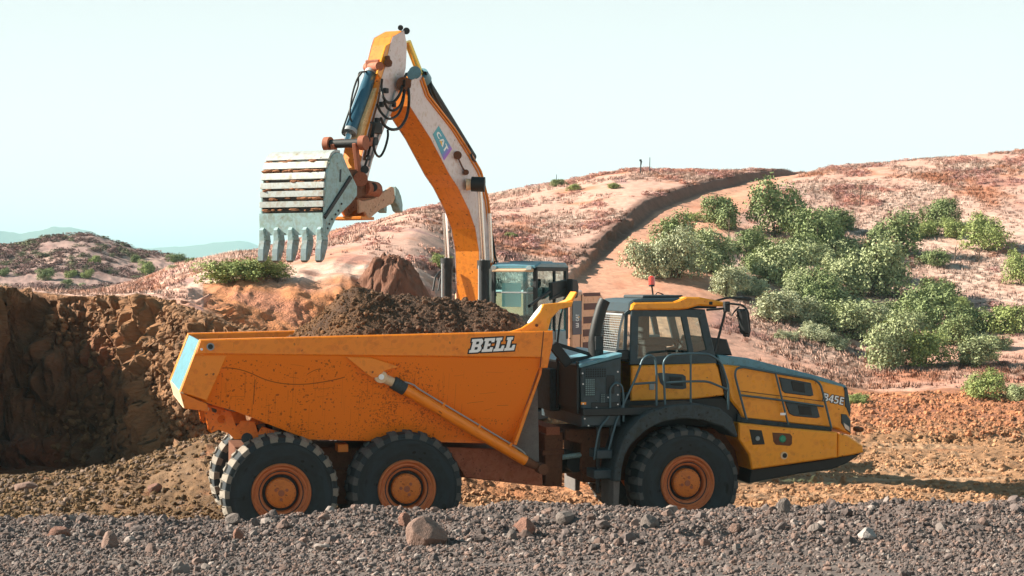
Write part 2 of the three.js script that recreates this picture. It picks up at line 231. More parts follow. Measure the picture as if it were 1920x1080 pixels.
for (let i = 0; i < NX; i++) {
  const a = AS[i], p = profile(a);
  for (let j = 0; j < NZ; j++) {
    let d = DS[j]; const x = a * d, o = j * NX + i, k0 = p.k(d);
    // the dug faces are ragged: shift the profile to and fro
    const cliff = sm(9.6, 10.4, k0) * (1 - sm(12.6, 13.4, k0)) * (1 - sm(-0.14, -0.1, a));
    let dd = d;
    if (cliff > 0) { const y0 = p.y(d); dd += cliff * (1.5 * n3(x * 0.5, y0 * 0.35, 0.3) + 0.5 * n3(x * 1.4 + 9, y0 * 1.4, 4.2)); }
    const k = p.k(dd); let y = p.y(dd);
    if (k < 7.2) { const w = 1 - sm(6, 7.2, k); const wr = sm(3.0, 3.7, k) * w; y += w * 0.05 * f2(x * 1.1, d * 1.1, 3) + wr * (0.17 * f2(x * 1.3 + 4, d * 1.6, 4) + 0.09 * n2(x * 4, d * 4) * Math.abs(n2(x * 1.3, d)) * 2); }
    if (k >= 7 && k < 14) { const w = sm(7, 7.6, k) * (1 - sm(13, 14, k)), right = sm(0.02, 0.1, a);
      y += w * (0.1 * f2(x * 0.7, d * 0.8, 3) + 0.1 * f2(x * 3, d * 3.2, 3) + right * 0.2 * n2(x * 0.16, d * 1.5) * (0.6 + 0.4 * n2(x * 2, d * 3)) + 0.035 * n2(x * 8, d * 8)); }
    if (k > 12) { const w = sm(12, 13, k); y += w * (0.12 * f2(x * 0.35, d * 0.35, 3) + 0.05 * f2(x * 2, d * 2, 2)) * (1 + sm(15, 17, k) * 2.5); }
    if (k > 12.3 && k < 14.2 && a > -0.2) { const w = sm(12.3, 13, k) * (1 - sm(13.9, 14.2, k)); y += w * (0.3 * f2(x * 0.8, d * 0.7, 4) - 0.18 * Math.abs(n2(x * 2.2 + y * 0.3, d * 0.25))) * (1 - sm(0.05, 0.12, a) * 0.5); }
    if (d > 50 && d < 130 && a > -0.06) {
      const r = road(x, d);
      if (r) { const [s, W, C] = r; const cut = s < -0.2 ? 0 : s < W ? sm(-0.2, 0.35, s) * (1 - 0.75 * sm(1.5, W, s)) : 0.25 * (1 - sm(W, W + 3, s)); y -= C * cut; if (s < 0 && s > -2.2) y += 0.08 * C * sm(-2.2, -0.7, s) * (0.7 + 0.6 * n2(x * 0.8, d * 0.8)); roadMask[o] = sm(-0.3, 0.3, s) * (1 - sm(W - 0.6, W + 0.6, s + 0.9 * n2(x * 0.9, d * 0.9))); }
    }
    VH[o] = y; VK[o] = k;
  }
}
const iOf = (a) => { if (a <= -0.315) return clamp((a + 0.62) / 0.305 * 40, 0, 40); if (a <= 0.315) return 40 + (a + 0.315) / 0.63 * 660; return 700 + clamp((a - 0.315) / 0.305 * 40, 0, 40); };
const jOf = (d) => { let lo = 0, hi = NZ - 1; while (hi - lo > 1) { const m = (lo + hi) >> 1; if (DS[m] <= d) lo = m; else hi = m; } return lo + clamp((d - DS[lo]) / (DS[hi] - DS[lo])); };
function gridAt(F, x, d) { const fi = iOf(x / d), fj = jOf(d), i = Math.min(NX - 2, Math.floor(fi)), j = Math.min(NZ - 2, Math.floor(fj)), u = fi - i, v = fj - j, o = j * NX + i; return mix(mix(F[o], F[o + 1], u), mix(F[o + NX], F[o + NX + 1], u), v); }
const heightAt = (x, d) => gridAt(VH, x, d), knotAt = (x, d) => gridAt(VK, x, d);
function ground(px, py, d0 = 24, d1 = 230) { // the spot of ground sighted at that row and column
  const a = (px - CX) / LENS, v = (py - HORIZON) / LENS; let last = d0;
  for (let d = d0; d < d1; d += d < 60 ? 0.1 : 0.3) { const h = heightAt(a * d, d); if (h > EYE - v * d) { return [a * d, h, -d]; } last = d; }
  return [a * last, heightAt(a * last, last), -last];
}
// vertices, then a 3-D ruggedness along the normals
const POS = new Float32Array(NX * NZ * 3), NOR = new Float32Array(NX * NZ * 3), COL = new Float32Array(NX * NZ * 3), UV = new Float32Array(NX * NZ * 2), ZONE = new Uint8Array(NX * NZ);
for (let j = 0; j < NZ; j++) for (let i = 0; i < NX; i++) { const o = j * NX + i; POS[o * 3] = AS[i] * DS[j]; POS[o * 3 + 1] = VH[o]; POS[o * 3 + 2] = -DS[j]; UV[o * 2] = AS[i] * DS[j] * 0.5; UV[o * 2 + 1] = (DS[j] + VH[o] * 0.8) * 0.5; }
function normals() {
  for (let j = 0; j < NZ; j++) for (let i = 0; i < NX; i++) {
    const l = (j * NX + Math.max(0, i - 1)) * 3, r = (j * NX + Math.min(NX - 1, i + 1)) * 3, n = (Math.max(0, j - 1) * NX + i) * 3, f = (Math.min(NZ - 1, j + 1) * NX + i) * 3;
    const ax = POS[r] - POS[l], ay = POS[r + 1] - POS[l + 1], az = POS[r + 2] - POS[l + 2], bx_ = POS[f] - POS[n], by = POS[f + 1] - POS[n + 1], bz = POS[f + 2] - POS[n + 2];
    let X = ay * bz - az * by, Y = az * bx_ - ax * bz, Z = ax * by - ay * bx_; const L = Math.hypot(X, Y, Z) || 1, o = (j * NX + i) * 3; NOR[o] = X / L; NOR[o + 1] = Y / L; NOR[o + 2] = Z / L;
  }
}
normals();
for (let j = 0; j < NZ; j++) for (let i = 0; i < NX; i++) {
  const o = j * NX + i, k = VK[o], steep = 1 - NOR[o * 3 + 1]; if (k < 7 || k > 14.5) continue;
  const x = POS[o * 3], y = POS[o * 3 + 1], z = POS[o * 3 + 2], w = sm(0.1, 0.5, steep) * (0.5 * n3(x * 0.9, y * 0.9, z * 0.9) + 0.55 * (Math.abs(n3(x * 1.7, y * 1.7, z * 1.7)) - 0.3) + 0.4 * (Math.abs(n3(x * 3.6, y * 3.6, z * 3.6)) - 0.3) + 0.2 * (Math.abs(n3(x * 8, y * 8, z * 8)) - 0.3) + 0.05 * n3(x * 19, y * 19, z * 19));
  POS[o * 3] += NOR[o * 3] * w; POS[o * 3 + 1] += NOR[o * 3 + 1] * w; POS[o * 3 + 2] += NOR[o * 3 + 2] * w;
}
normals();
// what the ground is made of, patch by patch (own colours; shade painted in along the road bank)
const C = { gravel: [0.12, 0.094, 0.087], gravelDust: [0.2, 0.155, 0.135], floor: [0.35, 0.185, 0.092], floorPale: [0.47, 0.29, 0.175], mound: [0.125, 0.07, 0.028], cliff: [0.22, 0.1, 0.05], cliffGrey: [0.18, 0.115, 0.085], cliffRed: [0.27, 0.085, 0.04], rim: [0.27, 0.135, 0.06], bank: [0.52, 0.21, 0.085], bankDark: [0.34, 0.12, 0.05], berm: [0.36, 0.145, 0.07], grass: [0.64, 0.385, 0.305], grassPale: [0.74, 0.525, 0.435], scrub: [0.45, 0.215, 0.165], scrubPurple: [0.42, 0.235, 0.22], soil: [0.54, 0.225, 0.13], road: [0.6, 0.3, 0.195], bankShade: [0.15, 0.066, 0.045], far: [0.33, 0.21, 0.19], farPale: [0.5, 0.33, 0.28] };
const lay = (c, d, t) => { t = clamp(t); c[0] += (d[0] - c[0]) * t; c[1] += (d[1] - c[1]) * t; c[2] += (d[2] - c[2]) * t; };
for (let j = 0; j < NZ; j++) for (let i = 0; i < NX; i++) {
  const o = j * NX + i, k = VK[o], a = AS[i], x = POS[o * 3], y = POS[o * 3 + 1], d = DS[j], right = sm(-0.03, 0.05, a), px = a * LENS + CX;
  const c = [...C.gravel]; let zone = 0;
  if (k < 7.2) { lay(c, C.gravelDust, sm(-0.05, 0.4, f2(x * 0.7, d * 0.8) + (k < 3.3 ? 0.12 : -0.1))); lay(c, [0.34, 0.2, 0.15], 0.6 * sm(0.2, 0.5, f2(x * 2.3 + 8, d * 2.6))); }
  if (k > 6.2) {
    const f = [...C.floor]; lay(f, C.floorPale, sm(-0.1, 0.35, f2(x * 0.5, d * 1.8 + 4))); lay(f, C.mound, (1 - right) * (0.75 + 0.5 * f2(x * 0.9, d * 0.9))); lay(f, C.bankDark, 0.5 * sm(0.1, 0.4, f2(x * 1.1 + 20, d * 2)));
    lay(c, f, sm(6.2, 7.0, k + 0.5 * f2(x, d))); zone = k > 6.6 ? 1 : 0;
    if (k > 9.4) { // pit and cut bank on the left, floor and berm on the right
      if (px < 1150) { const e = [...C.cliff]; lay(e, C.cliffGrey, sm(-0.15, 0.25, f3(x * 0.4, y * 0.7, d * 0.4))); lay(e, C.cliffRed, sm(0, 0.3, f3(x * 0.5 + 9, y * 0.8, d * 0.5))); lay(e, C.rim, sm(2.2, 3.8, y + f2(x, d)) * 0.8); lay(e, C.rim, sm(130, 300, px + 60 * f2(y * 2, x)) * 0.9); const pad = sm(580, 680, px); lay(e, C.bank, pad); lay(c, e, sm(9.2, 9.9, k)); zone = 2; }
      if (k > 12.2) { const b = [...C.bank]; lay(b, C.bankDark, sm(0.02, 0.3, f3(x * 0.5, y * 1.4, d * 0.5)) * 0.7); lay(b, C.soil, sm(0, 0.3, f2(x * 0.6 + 30, d * 0.8))); lay(c, px > 1150 ? [C.berm[0] + 0.08 * n2(x * 3, d * 3), C.berm[1] + 0.04 * n2(x * 3, d * 3), C.berm[2]] : b, sm(12.15, 12.6, k) * (px > 1150 ? 0.9 : 1)); zone = 2; }
      if (px < 420 && k > 12.02) { lay(c, C.grass, (1 - sm(300, 420, px)) * sm(12.05, 12.3, k + 0.2 * f2(x * 2, d * 2))); zone = 3; }
    }
    const hillStart = px > 1150 ? 14.0 : 14.0;
    if (k > hillStart - 0.3 || (px < 380 && k > 12.1)) {
      const g = [...C.grass]; lay(g, C.grassPale, sm(-0.12, 0.28, f2(x * 0.28, d * 0.2 + 3, 4))); lay(g, C.soil, sm(0.05, 0.32, f2(x * 0.3 + 17, d * 0.22, 4)));
      const up = sm(90, 116, d) * (px < 1440 ? 1 : 0.45); lay(g, C.scrub, sm(0.12 - 0.1 * up, 0.34 - 0.12 * up, f2(x * 0.42 + 40, d * 0.3, 4))); lay(g, C.scrubPurple, sm(0.16 - 0.08 * up, 0.36, f2(x * 0.3 + 70, d * 0.25, 4)) * (px < 1440 ? 1 : 0.3));
      const foot = (1 - sm(14.05, 14.35, k)) * sm(1000, 1250, px); lay(g, C.soil, foot * 0.35); lay(g, C.grassPale, 0.75 * sm(1150, 1350, px) * sm(14.12, 14.3, k) * (1 - sm(14.5, 14.75, k)) * sm(-0.22, 0.05, f2(x * 0.5 + 11, d * 0.6)));
      if (k > 17.3) { lay(g, C.far, sm(17.3, 18.2, k)); lay(g, C.farPale, sm(0, 0.3, f2(x * 0.12, d * 0.3)) * sm(17.3, 18.2, k)); lay(g, [0.2, 0.1, 0.09], 0.8 * sm(0.12, 0.35, f2(x * 0.35 + 5, d * 0.35))); }
      lay(c, g, px < 420 ? sm(12.1, 12.4, k) : sm(hillStart - 0.25, hillStart + 0.1, k + 0.3 * f2(x * 0.8, d * 0.8))); zone = 3;
    }
    if (roadMask[o] > 0) { const q = [...C.road]; lay(q, C.soil, sm(0, 0.4, f2(x * 0.9, d * 0.5))); lay(c, q, roadMask[o] * 0.95); if (roadMask[o] > 0.5) zone = 4; }
    if (a > -0.06 && k > 14 && k < 17.2) { const r = road(x, d); if (r && r[0] > -0.9 && r[0] < 0.9) lay(c, C.bankShade, 0.85 * sm(-0.7, -0.3, r[0]) * (1 - sm(0.35, 0.7, r[0])) * sm(0.2, 0.45, r[2])); }  // shade of the road bank painted dark into the ground colour
  }
  const g = 1 + 0.16 * n2(x * 5, d * 5) + 0.14 * n3(x * 13, y * 13, d * 13);
  COL[o * 3] = clamp(c[0] * g, 0.004, 0.9); COL[o * 3 + 1] = clamp(c[1] * g, 0.004, 0.9); COL[o * 3 + 2] = clamp(c[2] * g, 0.004, 0.9); ZONE[o] = zone;
}
const ZN = ['gravel_track', 'quarry_floor', 'cut_bank', 'hillside', 'dirt_road'];
const ZL = ['grey crushed gravel track with a rubble windrow across the front of the picture', 'brown churned quarry floor of loose soil under and around the dump truck', 'red brown dug face of the pit and the cut banks around it', 'hillside of dry pink tan grass and reddish scrub', 'bare reddish dirt road climbing the hill beside a cut bank'];
const groundMats = [[0.012, 3], [0.03, 1.6], [0.07, 0.8], [0.03, 0.8], [0.012, 1.2]].map(([b, k]) => mat(rgb(1, 1, 1), 0.96, 0, { vertexColors: true, map: rep(soilTint, k), bumpMap: rep(soilBump, k), bumpScale: b, side: THREE.DoubleSide }));
{
  const quads = ZN.map(() => []);
  for (let j = 0; j < NZ - 1; j++) for (let i = 0; i < NX - 1; i++) { const o = j * NX + i; quads[ZONE[o]].push(o); }
  quads.forEach((q, zi) => {
    const map = new Int32Array(NX * NZ).fill(-1), idx = new Uint32Array(q.length * 6), used = []; let n = 0;
    const v = (o) => { if (map[o] < 0) { map[o] = used.length; used.push(o); } return map[o]; };
    for (const o of q) { const a = v(o), b = v(o + 1), c = v(o + NX), e = v(o + NX + 1); idx[n++] = a; idx[n++] = b; idx[n++] = c; idx[n++] = b; idx[n++] = e; idx[n++] = c; }
    const g = new THREE.BufferGeometry(), pick = (A, w) => { const B = new Float32Array(used.length * w); used.forEach((o, i) => { for (let c = 0; c < w; c++) B[i * w + c] = A[o * w + c]; }); return new THREE.BufferAttribute(B, w); };
    g.setAttribute('position', pick(POS, 3)); g.setAttribute('normal', pick(NOR, 3)); g.setAttribute('uv', pick(UV, 2)); g.setAttribute('color', pick(COL, 3)); g.setIndex(new THREE.BufferAttribute(idx, 1));
    const o = new THREE.Mesh(g, groundMats[zi]); o.name = ZN[zi]; o.castShadow = o.receiveShadow = true; scene.add(o); tag(o, ZL[zi], null, null, 'structure');
  });
}
{ // the land goes on to the horizon, and the far ranges
  const g = new THREE.PlaneGeometry(16000, 16000, 8, 8); g.rotateX(-Math.PI / 2);
  const o = part('plain', g, mat(rgb(0.38, 0.25, 0.18), 1), scene); o.position.set(0, -6, 0); tag(o, 'flat dry land reaching to the horizon', null, null, 'structure');
  const range = (name, label, D, rows, seed, depth) => { // a mountain range with a front and a back slope
    const f = pchip(rows.map((r) => r[0]), rows.map((r) => r[1])), P = [], I = [], n = 260, m = 9;
    for (let i = 0; i <= n; i++) { const px = mix(rows[0][0], rows[rows.length - 1][0], i / n), top = EYE + (HORIZON - f(px)) / LENS * D + D * 0.0008 * f2(px * 0.03, seed, 4);
      for (let j = 0; j <= m; j++) { const t = j / m, s = 1 - Math.abs(t * 2 - 1), dd = D + (t - 0.5) * depth, h = (s > 0.99 ? top : top * s ** 1.15 * (1 + 0.14 * f2(px * 0.02 + t * 3, seed + t * 5, 4))); P.push((px - CX) / LENS * dd, Math.max(-8, h - 8 * (1 - s)), -dd); } }
    for (let i = 0; i < n; i++) for (let j = 0; j < m; j++) { const a = i * (m + 1) + j, b = a + m + 1; I.push(a, b, a + 1, b, b + 1, a + 1); }
    const gg = new THREE.BufferGeometry(); gg.setAttribute('position', new THREE.Float32BufferAttribute(P, 3)); gg.setIndex(I); gg.computeVertexNormals();
    const o2 = new THREE.Mesh(gg, mat(rgb(0.09, 0.095, 0.06), 1, 0, { side: THREE.DoubleSide })); o2.name = numbered(name); scene.add(o2); tag(o2, label, null, null, 'structure');
  };
  range('mountains', 'pale blue mountain range far behind the left hill', 5200, [[-900, 470], [-300, 440], [-60, 412], [20, 424], [45, 426], [90, 414], [150, 419], [230, 448], [330, 474], [430, 500], [700, 515]], 3, 700);
  range('mountains', 'fainter blue mountain range rising behind the excavator bucket', 6400, [[100, 505], [200, 470], [270, 458], [330, 455], [385, 446], [440, 441], [490, 455], [560, 470], [700, 480], [1000, 500], [1400, 515]], 8, 900);
}
// ---------------------------------------------------------------- the articulated dump truck
const TH = 14 * Math.PI / 180, TO = [-1.55 * Math.sin(TH), 0, -28 - 1.55 * Math.cos(TH)];
const tk = frame(TO, TH), tp = (z, pts) => pts.map(([a, b]) => tk(a, b, z));
const truck = thing('dump_truck', 'orange and amber articulated dump truck loaded with soil, parked across the quarry floor', 'dump truck', TO, TH);
const bell = (await new FontLoader().loadAsync('fonts/droid/droid_sans_bold.typeface.json'));
{
  // ---- dump body
  const zr = 1.65, body = new THREE.Group(); body.name = 'dump_body'; truck.add(body);
  part('side_rail', [1, -1].map((s) => ext(tp(zr, [[375, 636.5], [1037, 620], [1037.5, 640], [1027, 690], [1012, 690.5], [1016, 671], [366, 664]]), s * zr, s * (zr - 0.17), 0.02)), M.orange, body);
  const yT = tk(700, 668, zr)[1], yB = tk(700, 829, 1.25)[1], kk = (zr - 0.02 - 1.2) / (yT - yB);
  const sl = (pts) => pts.map(([a, b]) => tk(a, b, zr - 0.02, kk, yT));
  // the wall's own dirt: spatter thickest toward the tail and under the bracket, scrapes, runs and dried mud
  const wcv = document.createElement('canvas'); wcv.width = 2048; wcv.height = 640; { const q = wcv.getContext('2d'), r = rng(61), X = (px) => (tk(px, 740, 1.5)[0] + 5.6) / 6.6 * 2048, Y = (py) => (1 - (tk(700, py, 1.5)[1] - 1.4) / 1.95) * 640; q.fillStyle = '#fff'; q.fillRect(0, 0, 2048, 640);
    const dab = (px, py, s, a, el = 1) => { q.fillStyle = `rgba(${55 + r() * 55 | 0},${28 + r() * 28 | 0},${10 + r() * 14 | 0},${a})`; q.beginPath(); q.ellipse(X(px), Y(py), s * el, s, r() * 3, 0, 7); q.fill(); };
    for (let i = 0; i < 3200; i++) { const px = 395 + 245 * r(), py = 672 + 145 * r(); if (f2(px * 0.02, py * 0.03, 3) + 0.35 * r() > 0.02) dab(px, py, 0.5 + 4.5 * r() ** 9, 0.12 + 0.45 * r(), 1 + r()); }
    for (let i = 0; i < 12000; i++) { const px = 640 + 250 * r(), py = 680 + 130 * r(), w = 1 - Math.abs(px - 745 - (py - 740) * 0.6) / 110; if (w > 0 && r() < w * (0.6 + 1.4 * f2(px * 0.03, py * 0.04, 3))) dab(px, py, 0.6 + 3.5 * r() ** 4, 0.1 + 0.3 * r(), 1.5); }
    for (let i = 0; i < 5000; i++) { const px = 400 + 600 * r(), py = 790 + 40 * r(); if (r() < 0.4 + f2(px * 0.02, py * 0.1)) dab(px, py, 0.6 + 3 * r() ** 4, 0.1 + 0.25 * r(), 1.5); }
    for (let i = 0; i < 900; i++) dab(400 + 600 * r(), 672 + 150 * r(), 0.4 + 2 * r() ** 6, 0.2 + 0.4 * r());
    for (let i = 0; i < 70; i++) { const px = 400 + 480 * r(); q.fillStyle = `rgba(80,44,16,${0.05 + 0.12 * r()})`; q.fillRect(X(px), Y(690 + 80 * r()), 1 + 4 * r(), 30 + 170 * r()); }
    const line = (pts, w, a) => { q.strokeStyle = `rgba(70,36,12,${a})`; q.lineWidth = w; q.beginPath(); q.moveTo(X(pts[0][0]), Y(pts[0][1])); for (let i = 1; i < pts.length - 1; i += 2) q.quadraticCurveTo(X(pts[i][0]), Y(pts[i][1]), X(pts[i + 1][0]), Y(pts[i + 1][1])); q.stroke(); };
    line([[416, 686], [445, 684], [480, 701], [520, 722], [580, 718], [620, 714], [646, 706]], 4, 0.6); line([[478, 708], [477, 730], [476, 755]], 5, 0.45); line([[575, 700], [590, 690], [600, 690]], 3, 0.5); for (let i = 0; i < 30; i++) { const px = 430 + 520 * r(), py = 680 + 130 * r(); line([[px, py], [px + 12 * r(), py + 4 * r() - 2], [px + 10 + 26 * r(), py + 8 * r() - 4]], 0.8 + 1.5 * r(), 0.2 + 0.3 * r()); } }
  const wt = new THREE.CanvasTexture(wcv); wt.colorSpace = THREE.SRGBColorSpace; wt.wrapS = wt.wrapT = THREE.ClampToEdgeWrapping; wt.repeat.set(1 / 6.6, 1 / 1.95); wt.offset.set(5.6 / 6.6, -1.4 / 1.95);
  M.wall = mat(rgb(0.86, 0.2, 0.004), 0.55, 0, { map: wt, roughnessMap: roughTex, side: THREE.DoubleSide });
  const sideP = sl([[366, 664], [1016, 671], [1011, 692], [962, 832], [575, 824], [561, 818], [438, 770], [388, 756], [350, 742]]);
  const wall = (s) => { const g = ext(sideP, zr - 0.02, zr - 0.08, 0.01); lean(g, kk, yT); if (s < 0) g.scale(1, 1, -1); return g; };
  part('side_wall', wall(1), M.wall, body, 'mud spattered orange side wall'); part('side_wall', wall(-1), M.orangeDirty, body);
  const tailP = tp(zr - 0.01, [[375, 637], [383, 664.5], [428, 665], [424, 672], [388, 752], [337, 735]]);
  part('tail_panel', [ext(tailP, zr - 0.01, zr - 0.22, 0.015), ext(tailP, -zr + 0.22, -zr + 0.01, 0.015)], M.orange, body);
  // floor, front wall and the duck tail, across the whole width
  const F = (pts, w, t = 0.05) => { // a plate running along pts (side view), from -w to +w
    const out = []; for (let i = 0; i < pts.length - 1; i++) { const a = pts[i], b = pts[i + 1], L = Math.hypot(b[0] - a[0], b[1] - a[1]), nx = -(b[1] - a[1]) / L * t, ny = (b[0] - a[0]) / L * t; out.push(ext([[a[0], a[1]], [b[0], b[1]], [b[0] + nx, b[1] + ny], [a[0] + nx, a[1] + ny]], -w, w, 0.006)); } return out; };
  part('floor_plate', F(tp(1.2, [[352, 739], [388, 755], [438, 769], [561, 817], [640, 826], [962, 832]]), 1.2), M.orangeDirty, body);
  part('front_wall', F(tp(1.2, [[962, 832], [1008, 700], [1012, 668]]), 1.45, 0.05), M.orange, body);
  part('tailgate', F(tp(zr - 0.03, [[376, 640], [338, 736]]), zr - 0.24, 0.06), M.tail, body, 'bare grey blue steel tailgate');
  part('tail_lip', F(tp(zr, [[337, 735.5], [345, 766]]), zr - 0.01, 0.05).concat(F(tp(zr, [[344, 765], [392, 771]]), zr - 0.05, 0.04)), M.cream, body, 'tail lip with sunlit paleness painted in');  // orange lip coloured cream to paint in the direct sun
  const lipSide = tp(zr - 0.005, [[338, 736], [388, 757], [392, 772], [346, 766]]);
  part('tail_cheek', [1, -1].map((s) => ext(lipSide, s * (zr - 0.006), s * (zr - 0.05), 0.008)), M.orangeDirty, body);
  // fixings of the rail
  part('rail_port', [cyl(tk(394.5, 650, zr - 0.02), [...tk(394.5, 650, zr).slice(0, 2), zr + 0.02], 0.06, 0.06, 18)], M.grey, body);
  part('rail_port_hole', [cyl([...tk(394.5, 650, zr).slice(0, 2), zr], [...tk(394.5, 650, zr).slice(0, 2), zr + 0.024], 0.04, 0.04, 16)], M.dark, body);
  part('rail_bolt', [cyl([...tk(378, 655, zr).slice(0, 2), zr], [...tk(378, 655, zr).slice(0, 2), zr + 0.02], 0.02, 0.02, 10)], M.white, body);
  part('rail_seam', [ext(tp(zr, [[1018.5, 621], [1020.2, 621], [1013.5, 689], [1011.8, 689]]), zr, zr + 0.004, 0)], M.chassis, body);
  part('body_rib', [ext(sl([[1006, 700], [1010, 692], [965, 832], [960, 832]]), zr - 0.01, zr - 0.05, 0.004)].map((g) => lean(g, kk, yT)), M.rust, body);
  // hoist bracket
  part('hoist_bracket', [ext(tp(zr, [[648, 669], [697, 670.5], [749, 688], [720, 696], [708, 707], [697, 709]]), zr + 0.012, zr - 0.32, 0.012)], M.orange, body);
  // spill guard over the front wall
  const gz = 1.5;
  part('guard_wing', [1].map((s) => ext(tp(gz, [[955, 622], [978, 615], [998, 602], [1012, 585], [1019, 570], [1075, 565], [1072, 575], [1050, 580], [1034, 597], [1027, 622]]), s * gz, s * (gz - 0.05), 0.012)), M.amber, body);
  const g0 = tk(1021, 571, gz), g1 = tk(1020, 630, gz), lipA = tk(1073, 566, gz), lipB = tk(1082, 549, gz);
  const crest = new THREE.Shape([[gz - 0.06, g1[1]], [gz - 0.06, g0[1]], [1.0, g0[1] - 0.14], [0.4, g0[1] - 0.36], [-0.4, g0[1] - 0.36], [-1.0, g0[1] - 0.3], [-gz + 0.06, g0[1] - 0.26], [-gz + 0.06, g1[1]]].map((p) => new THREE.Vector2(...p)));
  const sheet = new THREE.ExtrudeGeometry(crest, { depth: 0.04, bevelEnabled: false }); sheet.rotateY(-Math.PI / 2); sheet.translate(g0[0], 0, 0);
  part('spill_guard', [sheet], M.white, body, 'inner face of the spill guard with sunlit white painted in');  // yellow sheet coloured white, the sun on it painted in
  part('guard_lip', [ext(tp(gz, [[1058, 568], [1076, 566.5], [1085, 549], [1082, 547], [1072, 562]]), gz - 0.06, gz - 0.4, 0.008)], M.amber, body);
  part('guard_bolt', [cyl([...tk(1006, 610, gz).slice(0, 2), gz], [...tk(1006, 610, gz).slice(0, 2), gz + 0.02], 0.025)], M.chassis, body);
  // tail hinge plates
  const hz = 0.95, hole = (px, py, r) => { const c = tk(px, py, hz), o = []; for (let i = 0; i < 14; i++) o.push([c[0] + r * Math.cos(i / 14 * 6.283), c[1] + r * Math.sin(i / 14 * 6.283)]); return o; };
  const hinge = tp(hz, [[380, 755], [435, 772], [443, 800], [452, 788], [478, 790], [484, 812], [492, 800], [530, 812], [520, 822], [440, 824], [428, 812], [410, 806], [396, 812], [389, 800]]);
  part('tail_hinge', [1, -1].map((s) => ext(hinge, s * hz, s * (hz - 0.07), 0.01, [hole(397, 803, 0.055), hole(416, 786, 0.06), [...tp(hz, [[395, 763], [417, 770], [414, 779], [397, 773]])]])), M.orangeDirty, body);
  part('hinge_pin', [cyl([...tk(463, 822, hz).slice(0, 2), -hz - 0.03], [...tk(463, 822, hz).slice(0, 2), hz + 0.03], 0.09)], M.guard, body);
  // lettering on the rail: white slanted slab capitals on a black outline
  const L = (w, pts) => ({ w, pts }), letters = [
    { w: 0.94, o: [[0, 0], [0.7, 0], [0.88, 0.1], [0.92, 0.3], [0.8, 0.5], [0.92, 0.66], [0.92, 0.84], [0.78, 1], [0, 1], [0, 0.8], [0.1, 0.8], [0.1, 0.2], [0, 0.2]], h: [[[0.38, 0.2], [0.6, 0.2], [0.62, 0.28], [0.6, 0.4], [0.38, 0.4]], [[0.38, 0.6], [0.6, 0.6], [0.63, 0.7], [0.6, 0.8], [0.38, 0.8]]] },
    { w: 0.88, o: [[0, 0], [0.84, 0], [0.84, 0.32], [0.62, 0.32], [0.58, 0.2], [0.38, 0.2], [0.38, 0.41], [0.58, 0.41], [0.58, 0.6], [0.38, 0.6], [0.38, 0.8], [0.58, 0.8], [0.62, 0.69], [0.84, 0.69], [0.84, 1], [0, 1], [0, 0.8], [0.1, 0.8], [0.1, 0.2], [0, 0.2]], h: [] },
    { w: 0.82, o: [[0, 0], [0.8, 0], [0.8, 0.4], [0.6, 0.4], [0.55, 0.2], [0.38, 0.2], [0.38, 0.8], [0.48, 0.8], [0.48, 1], [0, 1], [0, 0.8], [0.1, 0.8], [0.1, 0.2], [0, 0.2]], h: [] }];
  letters.push(letters[2]);
  const a0 = tk(879, 661.5, zr), a1 = tk(970, 656.5, zr), H = tk(879, 636, zr)[1] - a0[1], Wd = Math.hypot(a1[0] - a0[0], a1[1] - a0[1]) - 0.26 * H * 0.8, total = letters.reduce((s, l) => s + l.w, 0), kx = Wd / total; let pen = 0;
  const front = [], back = [], place = (p) => [a0[0] + p[0] * kx + p[1] * H * 0.26, a0[1] + p[1] * H + (p[0] / total) * (a1[1] - a0[1])];
  for (const l of letters) {
    const o = l.o.map(([x, y]) => place([x * 0.94 + pen, y])), h = l.h.map((q) => q.map(([x, y]) => place([x * 0.94 + pen, y])));
    front.push(ext(o, zr + 0.004, zr + 0.012, 0, h));
    const bg = new THREE.ExtrudeGeometry(shapeOf(o, h), { depth: 0.002, bevelEnabled: true, bevelSize: 0.024, bevelThickness: 0.002, bevelSegments: 1 }); bg.translate(0, 0, zr + 0.001); back.push(bg);
    pen += l.w;
  }
  part('lettering_outline', back, M.black, body); part('lettering', front, M.white, body, 'BELL in white slanted capitals');

  // ---- hoist ram
  const hz2 = 1.56, hA = tk(713, 706, hz2), hB = tk(737, 717, hz2), hC = tk(985, 864, 1.32), hD = tk(1016, 879, 1.3), ram = new THREE.Group(); ram.name = 'hoist_ram'; truck.add(ram);
  part('ram_rod', [cyl(hA, hB, 0.075), cyl([hA[0], hA[1], hz2 - 0.1], [hA[0], hA[1], hz2 + 0.09], 0.1)], M.cream, ram);
  part('ram_pin', [cyl([hA[0], hA[1], hz2 + 0.09], [hA[0], hA[1], hz2 + 0.12], 0.045)], M.white, ram);
  const hc = new THREE.Vector3(...hB).lerp(new THREE.Vector3(...hC), 0.045).toArray(), hd = new THREE.Vector3(...hB).lerp(new THREE.Vector3(...hC), 0.085).toArray();
  part('ram_gland', [cyl(hB, hd, 0.105)], M.guard, ram);
  part('ram_barrel', [cyl(hd, hC, 0.088), cyl(hc, hd, 0.1)], M.orange, ram);
  part('ram_eye', [cyl(hC, hD, 0.085, 0.05), cyl([hD[0], hD[1], 1.15], [hD[0], hD[1], 1.42], 0.09)], M.chassis, ram);
  const off = (t, o) => { const v = new THREE.Vector3(...hB).lerp(new THREE.Vector3(...hC), t); return [v.x + 0.5 * o, v.y + 0.86 * o, v.z + 0.03]; };
  part('ram_hose', [tube([off(0.06, 0.1), off(0.12, 0.135), off(0.16, 0.12), off(0.4, 0.115), off(0.7, 0.115), off(0.93, 0.115), off(0.98, 0.09)], 0.013)], M.grey, ram);
